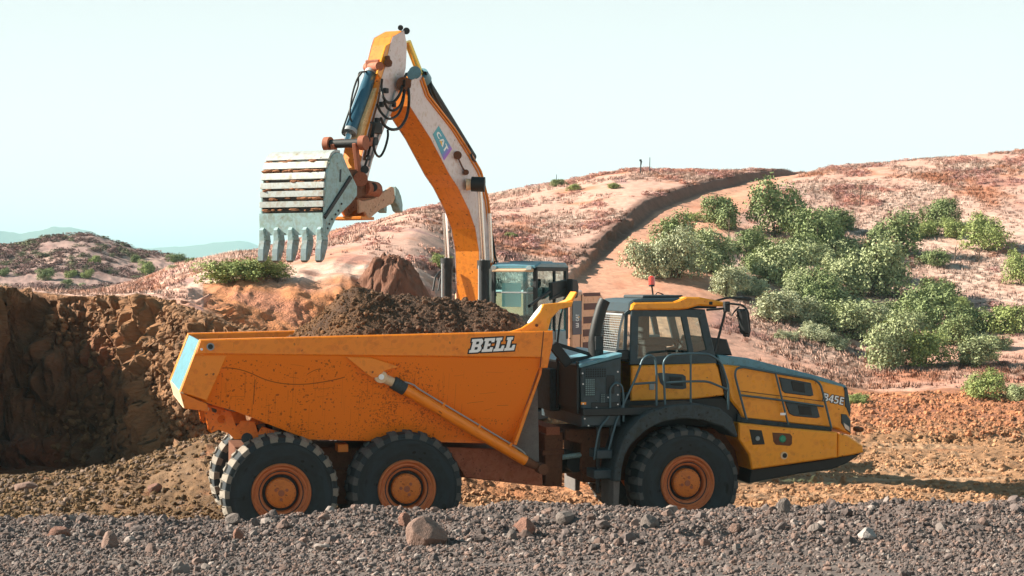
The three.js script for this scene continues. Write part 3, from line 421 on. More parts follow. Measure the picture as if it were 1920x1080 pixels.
  for (const t of [0.35, 0.62, 0.86]) part('hose_clip', [bar(off(t, 0.03), off(t, 0.14), 0.04, 0.05)], M.orange, ram);

  // ---- frames
  const bz = 0.62;
  part('rear_frame', [ext(tp(bz, [[440, 838], [840, 840], [962, 848], [1015, 890], [1018, 912], [872, 896], [840, 890], [440, 890]]), -bz, bz, 0.02)], M.chassis, truck);
  part('frame_plate', [1, -1].map((s) => ext(tp(0.9, [[838, 838], [960, 843], [1000, 872], [1017, 890], [1018, 912], [872, 895]]), s * 0.9, s * 0.84, 0.012)), M.rust, truck);
  part('rear_bogie_beam', [1, -1].map((s) => ext(tp(0.8, [[520, 900], [640, 880], [770, 890], [775, 930], [640, 945], [520, 950]]), s * 0.8, s * 0.6, 0.02)), M.chassis, truck);
  part('suspension_bracket', [bx(tk(633, 830, 0.9)[0], tk(653, 830, 0.9)[0], tk(633, 848, 0.9)[1], tk(633, 833, 0.9)[1], 0.6, 0.92)], M.orange, truck);
  part('joint_post', [ext(tp(0.62, [[1020, 814], [1055, 810], [1056, 830], [1054, 912], [1022, 912]]), -0.62, 0.62, 0.02), ext(tp(0.66, [[1017, 845], [1058, 843], [1058, 852], [1017, 854]]), -0.66, 0.66, 0.01)], M.chassis, truck, 'brown articulation post with raised bands');
  part('post_band', [bx(tk(1024, 0, 0.64)[0], tk(1050, 0, 0.64)[0], tk(0, 840, 0.64)[1], tk(0, 823, 0.64)[1], -0.64, 0.64, 0.01)], M.rust, truck);
  part('front_frame', [ext(tp(0.55, [[1060, 806], [1180, 800], [1560, 806], [1560, 870], [1400, 890], [1180, 900], [1095, 905], [1088, 880], [1090, 832], [1060, 826]]), -0.55, 0.55, 0.02)], M.chassis, truck);
  part('slew_drum', [cyl([...tk(1080, 868, 0.5).slice(0, 2), -0.5], [...tk(1080, 868, 0.5).slice(0, 2), 0.5], 0.16), cyl([tk(1030, 870, 0)[0], tk(1030, 870, 0)[1], 0], [tk(1120, 870, 0)[0], tk(1120, 870, 0)[1], 0], 0.16)], M.black, truck);
  part('steering_ram', [cyl(tk(1050, 858, 0.5), tk(1110, 850, 0.5), 0.045)], M.steel, truck);
  part('mud_flap', [ext(tp(1.22, [[1004, 704], [1008, 735], [1010, 808], [1011, 866], [986, 867], [977, 853], [964, 829]]), 1.22, 1.19, 0.008)], M.rubber, truck, 'grey rubber splash guard');
  part('rear_cabinet', [bx(tk(1028, 0, -0.2)[0], tk(1076, 0, -0.2)[0], tk(0, 790, -0.2)[1], tk(0, 705, -0.2)[1], -1.2, -0.1, 0.02)], M.guard, truck);

  // ---- wheels
  const R = 0.935, prof = [[0.34, -0.3], [0.52, -0.33], [0.7, -0.375], [0.83, -0.372], [0.885, -0.345], [0.905, -0.28], [0.905, 0.28], [0.885, 0.345], [0.83, 0.372], [0.7, 0.375], [0.52, 0.33], [0.34, 0.3]];
  const lathe = (p, seg = 64) => { const g = new THREE.LatheGeometry(p.map(([r, z]) => new THREE.Vector2(r, z)), seg); g.rotateX(Math.PI / 2); return toCreasedNormals(g, 0.7); };
  const tyreG = lathe(prof), tyreRing = lathe([[0.79, 0.374], [0.8, 0.384], [0.815, 0.378]]);
  const lugs = []; const NL = 22;
  for (let i = 0; i < NL * 2; i++) {
    const row = i & 1, a = (i / (NL * 2)) * Math.PI * 2, s = row ? 1 : -1;
    const outline = [[-0.07, 0.0], [0.035, 0.0], [0.078, 0.2], [0.085, 0.37], [-0.062, 0.37], [-0.055, 0.2]];
    const g = new THREE.ExtrudeGeometry(new THREE.Shape(outline.map((p) => new THREE.Vector2(p[0], p[1]))), { depth: 0.06, bevelEnabled: true, bevelSize: 0.006, bevelThickness: 0.006, bevelSegments: 1, bevelOffset: -0.006 });
    const p = g.attributes.position; for (let q = 0; q < p.count; q++) { const t = p.getX(q), z = p.getY(q), h = p.getZ(q), drop = sm(0.24, 0.375, z) * 0.05, rr = R - 0.06 + h - drop * (h > 0.02 ? 1 : 0.2) - (z > 0.3 ? 0.06 * (0.06 - h) : 0); p.setXYZ(q, Math.sin(t) * rr, Math.cos(t) * rr, z * s); }
    g.rotateZ(-a); g.computeVertexNormals(); lugs.push(g);
    const sh = new RoundedBoxGeometry(0.12, 0.1, 0.03, 1, 0.008); sh.translate(0, R - 0.095, s * 0.362); sh.rotateZ(-a); lugs.push(sh); // shoulder block
  }
  const treadG = merge(lugs);
  const rimG = merge([lathe([[0.475, 0.2], [0.475, 0.345], [0.462, 0.365], [0.44, 0.365], [0.425, 0.34], [0.41, 0.33], [0.385, 0.335], [0.365, 0.32], [0.35, 0.29], [0.315, 0.285], [0.3, 0.27], [0.29, 0.2]]), lathe([[0.3, -0.2], [0.3, -0.33], [0.475, -0.345], [0.475, -0.2]], 40)]);
  const gapG = lathe([[0.0, 0.19], [0.34, 0.19], [0.34, -0.2], [0, -0.2]], 32);
  const hubG = merge([lathe([[0, 0.32], [0.19, 0.32], [0.215, 0.31], [0.235, 0.3], [0.24, 0.28], [0.24, 0.1]])]);
  const boltG = []; for (let i = 0; i < 3; i++) { const a = i * 2.094 + 0.5; boltG.push(cyl([0.1 * Math.cos(a), 0.1 * Math.sin(a), 0.31], [0.1 * Math.cos(a), 0.1 * Math.sin(a), 0.335], 0.026, 0.026, 8)); } boltG.push(cyl([0, 0, 0.31], [0, 0, 0.33], 0.05, 0.05, 12)); for (let i = 0; i < 20; i++) { const a = i / 20 * 6.283; boltG.push(cyl([0.222 * Math.cos(a), 0.222 * Math.sin(a), 0.3], [0.222 * Math.cos(a), 0.222 * Math.sin(a), 0.317], 0.009, 0.009, 6)); }
  const boltM = merge(boltG);
  const makeWheel = (x, y, z, turn, muddy) => {
    const w = new THREE.Group(); w.name = 'wheel'; w.position.set(x, y, z); if (z < 0) w.rotation.y = Math.PI; truck.add(w);
    part('tyre', [tyreG, tyreRing], M.tyre, w).rotation.z = turn; part('tread', treadG, muddy ? M.tread : M.treadDark, w, muddy ? 'dusty block tread' : undefined).rotation.z = turn;
    part('rim', rimG, M.rim, w); part('rim_well', gapG, M.black, w); part('hub', hubG, M.hub, w); part('hub_bolts', boltM, M.rust, w).rotation.z = turn;
  };
  const zt = 1.55 - 0.375, front_ = tk(1289, 906, 1.5), mid = tk(763, 917, 1.5), rear = tk(527.5, 925, 1.5);
  [[rear, true], [mid, false], [front_, false]].forEach(([c, mud], i) => { makeWheel(c[0], c[1], zt, i * 0.4, mud); makeWheel(c[0], c[1], -zt, i * 0.7 + 0.2, mud); part('axle', [cyl([c[0], c[1], -zt], [c[0], c[1], zt], 0.16), bx(c[0] - 0.28, c[0] + 0.28, c[1] - 0.26, c[1] + 0.26, -0.3, 0.3, 0.1)], M.chassis, truck); });

  // ---- front mudguard
  const mg = [[1151, 903], [1152, 885], [1157, 857], [1167, 828], [1181, 803], [1198, 785], [1217, 772], [1256, 760], [1285, 757], [1311, 757], [1350, 765], [1374, 785], [1384, 818], [1380, 820], [1356, 800], [1317, 788], [1290, 785], [1271, 786], [1247, 790], [1229, 797], [1210, 808], [1196, 821], [1182, 836], [1172, 853], [1166, 880], [1164, 903]];
  part('mudguard', [1, -1].map((s) => ext(tp(1.58, mg), s * 1.58, s * 0.78, 0.02)), M.guard, truck, 'dark grey moulded mudguard');
  part('splash_flap', [1, -1].map((s) => ext(tp(1.5, [[1150, 898], [1163, 898], [1160, 950], [1150, 952]]), s * 1.5, s * 0.8, 0.01)), M.rubber, truck);
  part('running_board', [bx(tk(1090, 0, 1.3)[0], tk(1235, 0, 1.3)[0], tk(0, 802, 1.3)[1], tk(0, 786, 1.3)[1], -1.4, 1.4, 0.02)], M.dark, truck);
  part('under_cab', [ext(tp(0.84, [[1165, 748], [1392, 745], [1392, 800], [1165, 800]]), -0.84, 0.84, 0.02)], M.black, truck);
  for (const [x0, x1, y0, y1] of [[1117, 1147, 890, 872], [1112, 1150, 931, 912]]) part('step', [bx(tk(x0, 0, 1.35)[0], tk(x1, 0, 1.35)[0], tk(0, y0, 1.35)[1], tk(0, y1, 1.35)[1], 0.95, 1.4, 0.02)], M.slate, truck);
  part('step_hanger', [bar(tk(1122, 800, 1.2), tk(1120, 925, 1.2), 0.06), bar(tk(1146, 800, 1.2), tk(1144, 925, 1.2), 0.06), bar(tk(1127, 845, 1.25), tk(1150, 845, 1.25), 0.05)], M.dark, truck);

  // ---- sound-proofed box behind the cab
  const sz = 1.32, box = new THREE.Group(); box.name = 'cooling_box'; truck.add(box);
  part('casing', [ext(tp(sz, [[1089, 688], [1165, 668], [1165, 800], [1092, 801]]), -sz, sz, 0.03)], M.slate, box);
  part('casing_top', [ext(tp(sz, [[1086, 683], [1166, 662], [1166, 669], [1087, 690]]), -sz, sz + 0.01, 0.01)], M.cabTeal, box);
  const rx = tk(1090, 740, sz)[0] - 0.012; part('radiator', [bx(rx - 0.03, rx + 0.02, tk(0, 790, sz)[1], tk(0, 700, sz)[1], -sz + 0.12, sz - 0.1, 0.02)], M.black, box, 'black radiator at the back');
  part('radiator_frame', [bx(rx - 0.05, rx, tk(0, 798, sz)[1], tk(0, 692, sz)[1], sz - 0.14, sz - 0.06), bx(rx - 0.05, rx, tk(0, 798, sz)[1], tk(0, 692, sz)[1], -0.05, 0.05)], M.dark, box);
  const grid = (x0, x1, y0, y1, nx, ny, name, m) => { const g = []; const A = tk(x0, y1, sz), B = tk(x1, y0, sz); for (let i = 0; i <= nx; i++) g.push(bx(mix(A[0], B[0], i / nx) - 0.006, mix(A[0], B[0], i / nx) + 0.006, A[1], B[1], sz + 0.012, sz + 0.02, 0.002)); for (let j = 0; j <= ny; j++) g.push(bx(A[0], B[0], mix(A[1], B[1], j / ny) - 0.006, mix(A[1], B[1], j / ny) + 0.006, sz + 0.012, sz + 0.022, 0.002)); part(name + '_backing', [bx(A[0], B[0], A[1], B[1], sz + 0.002, sz + 0.01, 0.002)], m, box); part(name, g, M.slate, box); };
  grid(1097, 1136, 690, 708, 9, 4, 'mesh_grille', M.black); grid(1097, 1115, 710, 742, 5, 8, 'lower_grille', M.steel); grid(1126, 1134, 738, 755, 3, 5, 'vent_grille', M.steel);
  part('access_panel', [bx(tk(1136, 0, sz)[0], tk(1152, 0, sz)[0], tk(0, 758, sz)[1], tk(0, 720, sz)[1], sz, sz + 0.015), bx(tk(1108, 0, sz)[0], tk(1160, 0, sz)[0], tk(0, 793, sz)[1], tk(0, 775, sz)[1], sz, sz + 0.015)], M.dark, box);
  part('warning_sticker', [bx(tk(1089, 0, sz)[0], tk(1099, 0, sz)[0], tk(0, 779, sz)[1], tk(0, 774, sz)[1], sz, sz + 0.006, 0.002)], mat(rgb(0.85, 0.3, 0.02), 0.6), box);
  const bo = []; for (const [x, y] of [[1158, 697], [1158, 722], [1158, 740], [1158, 758], [1092, 700], [1093, 720], [1093, 757], [1118, 764], [1115, 772], [1141, 770], [1096, 785], [1103, 798], [1140, 745]]) bo.push(cyl([...tk(x, y, sz).slice(0, 2), sz], [...tk(x, y, sz).slice(0, 2), sz + 0.02], 0.013, 0.013, 8)); part('fastener', bo, M.white, box);
  // intake pipe and struts
  const ip = [[1117, 672], [1114, 655], [1115, 630], [1120, 605], [1127, 580], [1131, 569], [1134, 563]].map(([x, y]) => tk(x, y, 0.7));
  part('exhaust_stack', [tube(ip, 0.1, 14), cyl(ip[0], [ip[0][0], ip[0][1] + 0.3, 0.7], 0.13)], M.black, truck, 'black curved exhaust stack');
  part('stack_bracket', [bx(tk(1112, 0, 0.7)[0], tk(1127, 0, 0.7)[0], tk(0, 668, 0.7)[1], tk(0, 640, 0.7)[1], 0.62, 0.84)], M.dark, truck);
  part('body_prop', [bar(tk(1037, 646, 0.95), tk(1066, 684, 0.95), 0.17, 0.1), bar(tk(1040, 644, 0.7), tk(1112, 666, 0.7), 0.06), bar(tk(1062, 678, 0.9), tk(1118, 668, 0.7), 0.07)], M.black, truck);

  // ---- cab
  const cz = 0.86, cab = new THREE.Group(); cab.name = 'cab'; truck.add(cab);
  const frameP = tp(cz, [[1184, 580], [1322, 580], [1345, 682], [1181, 684]]);
  const doorGlass = tp(cz, [[1196, 592], [1279, 593], [1294, 664], [1194, 674]]), sideGlass = tp(cz, [[1287, 593], [1312, 595], [1327, 657], [1300, 663]]);
  part('cab_frame', [1, -1].map((s) => ext(frameP, s * cz, s * (cz - 0.07), 0.012, [doorGlass, sideGlass])), M.slate, cab);
  const pane = (poly, z) => ext(poly, z, z - 0.006, 0);
  for (const s of [1, -1]) { part('door_window', [pane(doorGlass, s * (cz - 0.03))], M.glass, cab); part('quarter_window', [pane(sideGlass, s * (cz - 0.03))], M.glass, cab); }
  const fT = tk(1322, 582, cz), fB = tk(1345, 680, cz), rT = tk(1184, 582, cz), rB = tk(1181, 684, cz);
  part('front_frame_bar', [bar([fT[0] - 0.05, fT[1] - 0.03, -cz + 0.08], [fT[0] - 0.05, fT[1] - 0.03, cz - 0.08], 0.1), bar([fB[0] - 0.06, fB[1] + 0.03, -cz + 0.08], [fB[0] - 0.06, fB[1] + 0.03, cz - 0.08], 0.1)], M.slate, cab);
  const wsA = [fT[0] - 0.04, fT[1] - 0.08], wsB = [fB[0] - 0.05, fB[1] + 0.08]; part('windscreen', [ext([wsA, wsB, [wsB[0] - 0.006, wsB[1]], [wsA[0] - 0.006, wsA[1]]], -cz + 0.08, cz - 0.08, 0)], M.glass, cab);
  part('wiper', [bar([mix(wsA[0], wsB[0], 0.95) + 0.02, mix(wsA[1], wsB[1], 0.95), 0.3], [mix(wsA[0], wsB[0], 0.3) + 0.02, mix(wsA[1], wsB[1], 0.3), 0.55], 0.02)], M.black, cab);
  // slanted rear with a wire guard
  const qT = tk(1177, 585, 0.8), qB = tk(1161, 664, 0.8);
  part('rear_corner', [1, -1].map((s) => bar([rT[0], rT[1], s * 0.8], [qT[0], qT[1] - 0.03, s * 0.72], 0.07)).concat([1, -1].map((s) => bar([qT[0], qT[1], s * 0.72], [tk(1172, 676, 0.8)[0], tk(1172, 676, 0.8)[1], s * 0.76], 0.06))), M.slate, cab);
  part('rear_window', [ext([[qT[0], qT[1]], [tk(1172, 676, 0.8)[0], tk(1172, 676, 0.8)[1]], [tk(1172, 676, 0.8)[0] + 0.006, tk(1172, 676, 0.8)[1]], [qT[0] + 0.006, qT[1]]], -0.68, 0.68, 0), ext([[rT[0] - 0.03, rT[1] - 0.08], [rB[0] - 0.02, rB[1] + 0.1], [tk(1168, 676, 0.8)[0], tk(1168, 676, 0.8)[1]], [qT[0] + 0.02, qT[1] - 0.06]], 0.72, 0.726, 0)], M.glass, cab);
  const wires = []; { const A = [qT[0] - 0.06, qT[1] - 0.05], B = [qB[0] - 0.02, qB[1] + 0.02]; for (let i = 0; i <= 16; i++) { const x = mix(A[0], B[0], i / 16), y = mix(A[1], B[1], i / 16); wires.push(cyl([x, y, -0.72], [x, y, 0.74], 0.005, 0.005, 5)); } for (let i = 0; i <= 14; i++) { const z = -0.72 + i / 14 * 1.46; wires.push(cyl([A[0], A[1], z], [B[0], B[1], z], 0.004, 0.004, 5)); } wires.push(tube([[A[0], A[1], -0.73], [A[0], A[1], 0.75]], 0.02), tube([[B[0], B[1], -0.73], [B[0], B[1], 0.75]], 0.02), tube([[A[0], A[1], 0.75], [mix(A[0], B[0], 0.4) - 0.03, mix(A[1], B[1], 0.4), 0.77], [B[0], B[1], 0.75]], 0.02)); }
  part('wire_guard', wires, M.grey, cab, 'grey wire guard over the rear window');
  part('rear_sill', [bx(tk(1158, 0, 0.8)[0], rB[0] + 0.02, tk(0, 690, 0.8)[1], tk(0, 668, 0.8)[1], -0.8, 0.8, 0.03)], M.dark, cab);
  // roof
  part('roof', [ext(tp(cz - 0.02, [[1179, 584], [1180, 568], [1188, 562], [1205, 560], [1290, 559], [1340, 562], [1345, 572], [1345, 578], [1186, 581], [1180, 586]]), -cz + 0.03, cz - 0.03, 0.03)], M.slate, cab);
  part('roof_cap', [bx(tk(1186, 0, 0)[0], tk(1262, 0, 0)[0], tk(0, 563, 0)[1], tk(0, 556, 0)[1], -0.55, 0.55, 0.04)], M.guard, cab);
  part('roof_edge', [1, -1].map((s) => ext(tp(cz + 0.06, [[1186, 571], [1191, 567.5], [1264, 566], [1275, 562], [1287, 556.5], [1312, 557], [1352, 565], [1361, 567], [1356, 575], [1326, 574], [1310, 573], [1290, 579], [1270, 581], [1184, 581.5]]), s * (cz + 0.06), s * (cz - 0.2), 0.025)), M.amber, cab, 'amber roof edge with a raised hump');
  part('roof_light', [bx(tk(1327, 0, cz)[0], tk(1334, 0, cz)[0], tk(0, 577, cz)[1], tk(0, 570, cz)[1], cz + 0.03, cz + 0.07)], M.black, cab);
  // beacon
  const bq = tk(1222, 531, 0.3); part('beacon_pole', [cyl([bq[0] + 0.03, tk(0, 562, 0.3)[1], 0.3], [bq[0], tk(0, 537, 0.3)[1], 0.3], 0.015), cyl([bq[0], tk(0, 539, 0.3)[1], 0.3], [bq[0], tk(0, 534, 0.3)[1], 0.3], 0.05)], M.black, cab);
  part('beacon', [cyl([bq[0], tk(0, 535, 0.3)[1], 0.3], [bq[0], tk(0, 519, 0.3)[1], 0.3], 0.06, 0.055, 20), cyl([bq[0], tk(0, 519, 0.3)[1], 0.3], [bq[0], tk(0, 517, 0.3)[1], 0.3], 0.055, 0.03, 20)], M.red, cab, 'red warning beacon');
  part('antenna', [tube([tk(1226, 560, 0), tk(1232, 549, 0), tk(1243, 552, 0), tk(1247, 560, 0)], 0.01)], M.black, cab);
  // lower door
  part('door_panel', [1, -1].map((s) => ext(tp(cz + 0.02, [[1184, 686], [1342, 681], [1347, 690], [1359, 741], [1335, 744], [1300, 748], [1183, 752]]), s * (cz + 0.02), s * (cz - 0.06), 0.02)), M.amber, cab);
  part('door_recess', [ext(tp(cz + 0.03, [[1233, 700], [1240, 699], [1280, 702], [1286, 706], [1287, 728], [1280, 730], [1248, 728], [1238, 718]]), cz + 0.022, cz + 0.03, 0.006)], M.slate, cab); part('door_handle', [ext(tp(cz + 0.04, [[1255, 706], [1278, 707], [1281, 724], [1258, 722]]), cz + 0.03, cz + 0.05, 0.008)], M.black, cab);
  part('door_seam', [ext(tp(cz, [[1347, 683], [1351, 683], [1366, 735], [1364, 756], [1358, 744]]), cz + 0.03, cz - 0.02, 0.004)], M.black, cab); part('door_lock', [bx(tk(1216, 0, cz)[0], tk(1226, 0, cz)[0], tk(0, 751, cz)[1], tk(0, 738, cz)[1], cz + 0.02, cz + 0.05)], M.grey, cab);
  // inside
  part('cab_floor', [bx(rB[0], fB[0] - 0.1, tk(0, 690, 0)[1], tk(0, 683, 0)[1], -cz + 0.08, cz - 0.08)], M.dark, cab);
  const sx = tk(1213, 650, 0)[0], sy = tk(0, 690, 0)[1]; part('driver_seat', [bx(sx - 0.14, sx + 0.42, sy + 0.25, sy + 0.4, -0.26, 0.26, 0.05), bx(sx - 0.18, sx - 0.02, sy + 0.35, sy + 0.82, -0.25, 0.25, 0.06), bx(sx - 0.15, sx - 0.03, sy + 0.84, sy + 1.02, -0.14, 0.14, 0.05), bx(sx - 0.1, sx + 0.3, sy, sy + 0.26, -0.2, 0.2, 0.03)], M.seat, cab);
  part('dashboard', [ext([[tk(1290, 0, 0)[0], sy + 0.1], [tk(1345, 0, 0)[0], sy + 0.1], [tk(1335, 0, 0)[0], sy + 0.38], [tk(1305, 0, 0)[0], sy + 0.42]], -0.75, 0.75, 0.03)], M.dark, cab);
  const wx = tk(1276, 652, 0), st = new THREE.TorusGeometry(0.2, 0.018, 8, 28); st.rotateY(Math.PI / 2); st.rotateZ(0.6); st.translate(wx[0], wx[1], 0); part('steering_wheel', [st, cyl([wx[0], wx[1], 0], [wx[0] + 0.2, wx[1] - 0.35, 0], 0.03)], M.black, cab);
  part('inner_panel', [bx(tk(1185, 0, -0.7)[0], tk(1235, 0, -0.7)[0], sy + 0.05, sy + 0.42, -0.6, -0.72, 0.02)], M.cabTeal, cab);

  // ---- bonnet
  const nz = 0.9, hood = new THREE.Group(); hood.name = 'bonnet'; truck.add(hood);
  part('bonnet_shell', [ext(tp(nz, [[1352, 683], [1400, 688], [1450, 696], [1530, 712], [1581, 724], [1590, 738], [1595, 780], [1596, 816], [1566, 803], [1393, 785], [1386, 770], [1371, 752], [1362, 722]]), -nz, nz, 0.03)], M.amber, hood);
  part('bonnet_top', [ext(tp(nz - 0.04, [[1345, 665], [1400, 671], [1470, 689], [1540, 707], [1587, 723], [1583, 729], [1530, 713.5], [1450, 698], [1395, 688], [1350, 684]]), -nz + 0.02, nz - 0.02, 0.02)], M.cabTeal, hood, 'dark teal bonnet top');
  part('bonnet_sill', [ext(tp(nz + 0.03, [[1385, 776], [1392, 783], [1480, 793], [1560, 801], [1560, 809], [1480, 802], [1395, 793], [1383, 790]]), nz + 0.03, nz - 0.1, 0.01)], M.guard, hood);
  part('bonnet_crease', [ext(tp(nz, [[1384, 732], [1548, 752], [1548, 753.4], [1384, 733.4]]), nz, nz + 0.004, 0)], M.chassis, hood);
  const vent = (o, i) => { part('air_vent', [ext(tp(nz, o), nz + 0.022, nz - 0.02, 0.012)], M.slate, hood); part('vent_opening', [ext(tp(nz, i), nz + 0.03, nz + 0.02, 0.003)], M.black, hood); };
  vent([[1460, 707], [1520, 718], [1525, 741], [1519, 743], [1472, 737], [1466, 732]], [[1482, 714], [1506, 718], [1509, 736], [1486, 733]]); vent([[1471, 753], [1531, 760], [1537, 782], [1530, 784], [1488, 780], [1479, 775]], [[1495, 760], [1519, 763], [1522, 779], [1499, 777]]);
  part('side_lamp', [ext(tp(nz, [[1577, 776], [1586, 777], [1594, 788], [1594, 812], [1586, 806], [1577, 793]]), nz + 0.03, nz - 0.15, 0.01)], M.slate, hood); part('headlamp', [ext(tp(nz, [[1580, 792], [1591, 800], [1592, 809], [1583, 803]]), nz + 0.035, nz + 0.02, 0.004)], M.lens, hood);
  part('grille_edge', [ext(tp(nz, [[1583, 728], [1588, 726], [1595, 768], [1593, 780], [1587, 765], [1584, 762]]), nz + 0.02, nz - 0.1, 0.01)], M.slate, hood);
  { // number lettering
    const tx = new TextGeometry('B45E', { font: bell, size: 1, depth: 0.02, bevelEnabled: false }); tx.computeBoundingBox(); const w = tx.boundingBox.max.x, A = tk(1541, 740, nz), B = tk(1580, 749, nz), hh = A[1] - tk(1541, 754, nz)[1], mk = (gr, z) => { const g = new TextGeometry('B45E', { font: bell, size: 1, depth: 0.02, bevelEnabled: gr > 0, bevelSize: gr, bevelThickness: 0.01, bevelSegments: 1 }); const p = g.attributes.position; for (let i = 0; i < p.count; i++) { const x = p.getX(i), y = p.getY(i); p.setXYZ(i, A[0] + x / w * (B[0] - A[0]) + y * hh * 0.2, A[1] + x / w * (B[1] - A[1]) + (y - 0.75) * hh, z + p.getZ(i) * 0.15); } g.computeVertexNormals(); return g; };
    part('number_outline', mk(0.09, nz + 0.004), M.black, hood); part('number_lettering', mk(0, nz + 0.012), M.white, hood, 'B45E in white capitals');
  }
  // lower side skirt, nose and belly
  const kz = 1.18; const skirt = new THREE.Group(); skirt.name = 'front_skirt'; truck.add(skirt);
  part('skirt_panel', [ext(tp(kz, [[1385, 793], [1480, 803], [1571, 811], [1571, 858], [1500, 868], [1410, 881], [1404, 852], [1385, 824]]), -kz, kz, 0.025)], M.amber, skirt);
  part('nose', [ext(tp(kz, [[1572, 812], [1590, 817], [1618, 836], [1620, 848], [1600, 853], [1572, 857.5]]), -kz, kz, 0.025)], M.amber, skirt);
  part('belly_plate', [ext(tp(kz - 0.12, [[1408, 880], [1500, 868], [1571, 857], [1616, 850], [1590, 868], [1560, 880], [1500, 888], [1404, 906]]), -kz + 0.12, kz - 0.12, 0.02)], M.black, skirt); part('tow_eye', [bx(tk(1612, 0, kz)[0], tk(1623, 0, kz)[0], tk(0, 849, kz)[1], tk(0, 839, kz)[1], kz - 0.3, kz - 0.05, 0.03)], M.chassis, skirt);
  part('fuse_cover', [ext(tp(kz, [[1405, 805], [1428, 807], [1434, 833], [1411, 834]]), kz - 0.03, kz + 0.012, 0.008)], M.black, skirt); part('cover_knob', [cyl([...tk(1420, 822, kz).slice(0, 2), kz], [...tk(1420, 822, kz).slice(0, 2), kz + 0.03], 0.045, 0.035)], M.grey, skirt);
  part('lamp_recess', [ext(tp(kz, [[1448, 811], [1481, 813], [1485, 818], [1485, 832], [1481, 836], [1455, 834], [1450, 828]]), kz - 0.03, kz + 0.008, 0.006)], M.chassis, skirt); part('side_marker', [cyl([...tk(1467, 823, kz).slice(0, 2), kz], [...tk(1467, 823, kz).slice(0, 2), kz + 0.03], 0.075, 0.05, 8)], M.green, skirt, 'green side marker');
  part('skirt_hole', [cyl([...tk(1470, 854, kz).slice(0, 2), kz - 0.02], [...tk(1470, 854, kz).slice(0, 2), kz + 0.01], 0.065)], M.cream, skirt); part('hole_dark', [cyl([...tk(1471, 854, kz).slice(0, 2), kz], [...tk(1471, 854, kz).slice(0, 2), kz + 0.014], 0.042)], M.black, skirt); part('sticker', [bx(tk(1463, 0, kz)[0], tk(1473, 0, kz)[0], tk(0, 809, kz)[1], tk(0, 804, kz)[1], kz, kz + 0.006, 0.001)], M.white, skirt);

  // ---- hand rails
  const hr = (z, pts) => pts.map(([x, y]) => tk(x, y, z)), rz = 1.36, rr = 0.021;
  part('ladder_rail', [rail(hr(rz, [[1138, 856], [1155, 792], [1174, 747], [1191, 711], [1206, 672], [1218, 665], [1229, 672], [1231, 700], [1231, 760]]), rr), rail(hr(rz, [[1189, 720], [1230, 717]]), rr * 0.9)], M.pipe, truck);
  part('step_rail', [rail(hr(rz, [[1114, 862], [1117, 838], [1124, 803], [1144, 779], [1144, 728], [1154, 717], [1166, 722], [1169, 740], [1169, 790]]), rr * 0.9)], M.pipe, truck);
  part('cab_guard_rail', [rail(hr(rz, [[1247, 762], [1244, 678], [1254, 666], [1294, 663], [1330, 664], [1352, 678], [1366, 722], [1365, 768]]), rr), rail(hr(rz, [[1248, 718], [1294, 715], [1327, 715], [1366, 731]]), rr * 0.9), rail(hr(rz, [[1295, 663], [1295, 764]]), rr * 0.9)], M.pipe, truck);
  const bz2 = 1.0; part('bonnet_rail', [rail(hr(bz2, [[1400, 787], [1378, 704], [1380, 691], [1393, 688], [1453, 699], [1527, 711], [1539, 721], [1559, 803]]), rr), rail(hr(bz2, [[1454, 699], [1478, 796]]), rr * 0.9), rail(hr(bz2, [[1389, 741], [1463, 750], [1544, 762]]), rr * 0.9)], M.pipe, truck);
  // mirrors
  part('mirror_arm', [rail(hr(1.05, [[1341, 659], [1348, 630], [1359, 588], [1360, 572]]), 0.024), rail(hr(1.1, [[1325, 581], [1362, 578]]), 0.02), rail(hr(1.2, [[1360, 571], [1366, 569], [1394, 572], [1403, 585], [1406, 622], [1403, 632]]), 0.018), rail(hr(1.2, [[1372, 592], [1378, 583], [1386, 575]]), 0.014), bx(tk(1357, 0, 1.1)[0], tk(1367, 0, 1.1)[0], tk(0, 592, 1.1)[1], tk(0, 570, 1.1)[1], 1.05, 1.16)], M.dark, truck);
  part('mirror', [ext(tp(1.2, [[1383, 583], [1386, 579], [1396, 579], [1399, 584], [1404, 622], [1401, 627], [1393, 627], [1389, 622]]), 1.28, 1.12, 0.03), bx(tk(1394, 0, 1.2)[0], tk(1404, 0, 1.2)[0], tk(0, 644, 1.2)[1], tk(0, 628, 1.2)[1], 1.14, 1.26, 0.03)], M.dark, truck, 'black wing mirror with a small mirror below');
  part('far_mirror', [ext(tp(-1.1, [[1375, 561], [1390, 556], [1402, 557], [1408, 560], [1402, 564], [1388, 562]]), -1.0, -1.2, 0.02), rail(hr(-1.0, [[1340, 565], [1352, 561], [1366, 558], [1390, 559]]), 0.02)], M.black, truck);
}

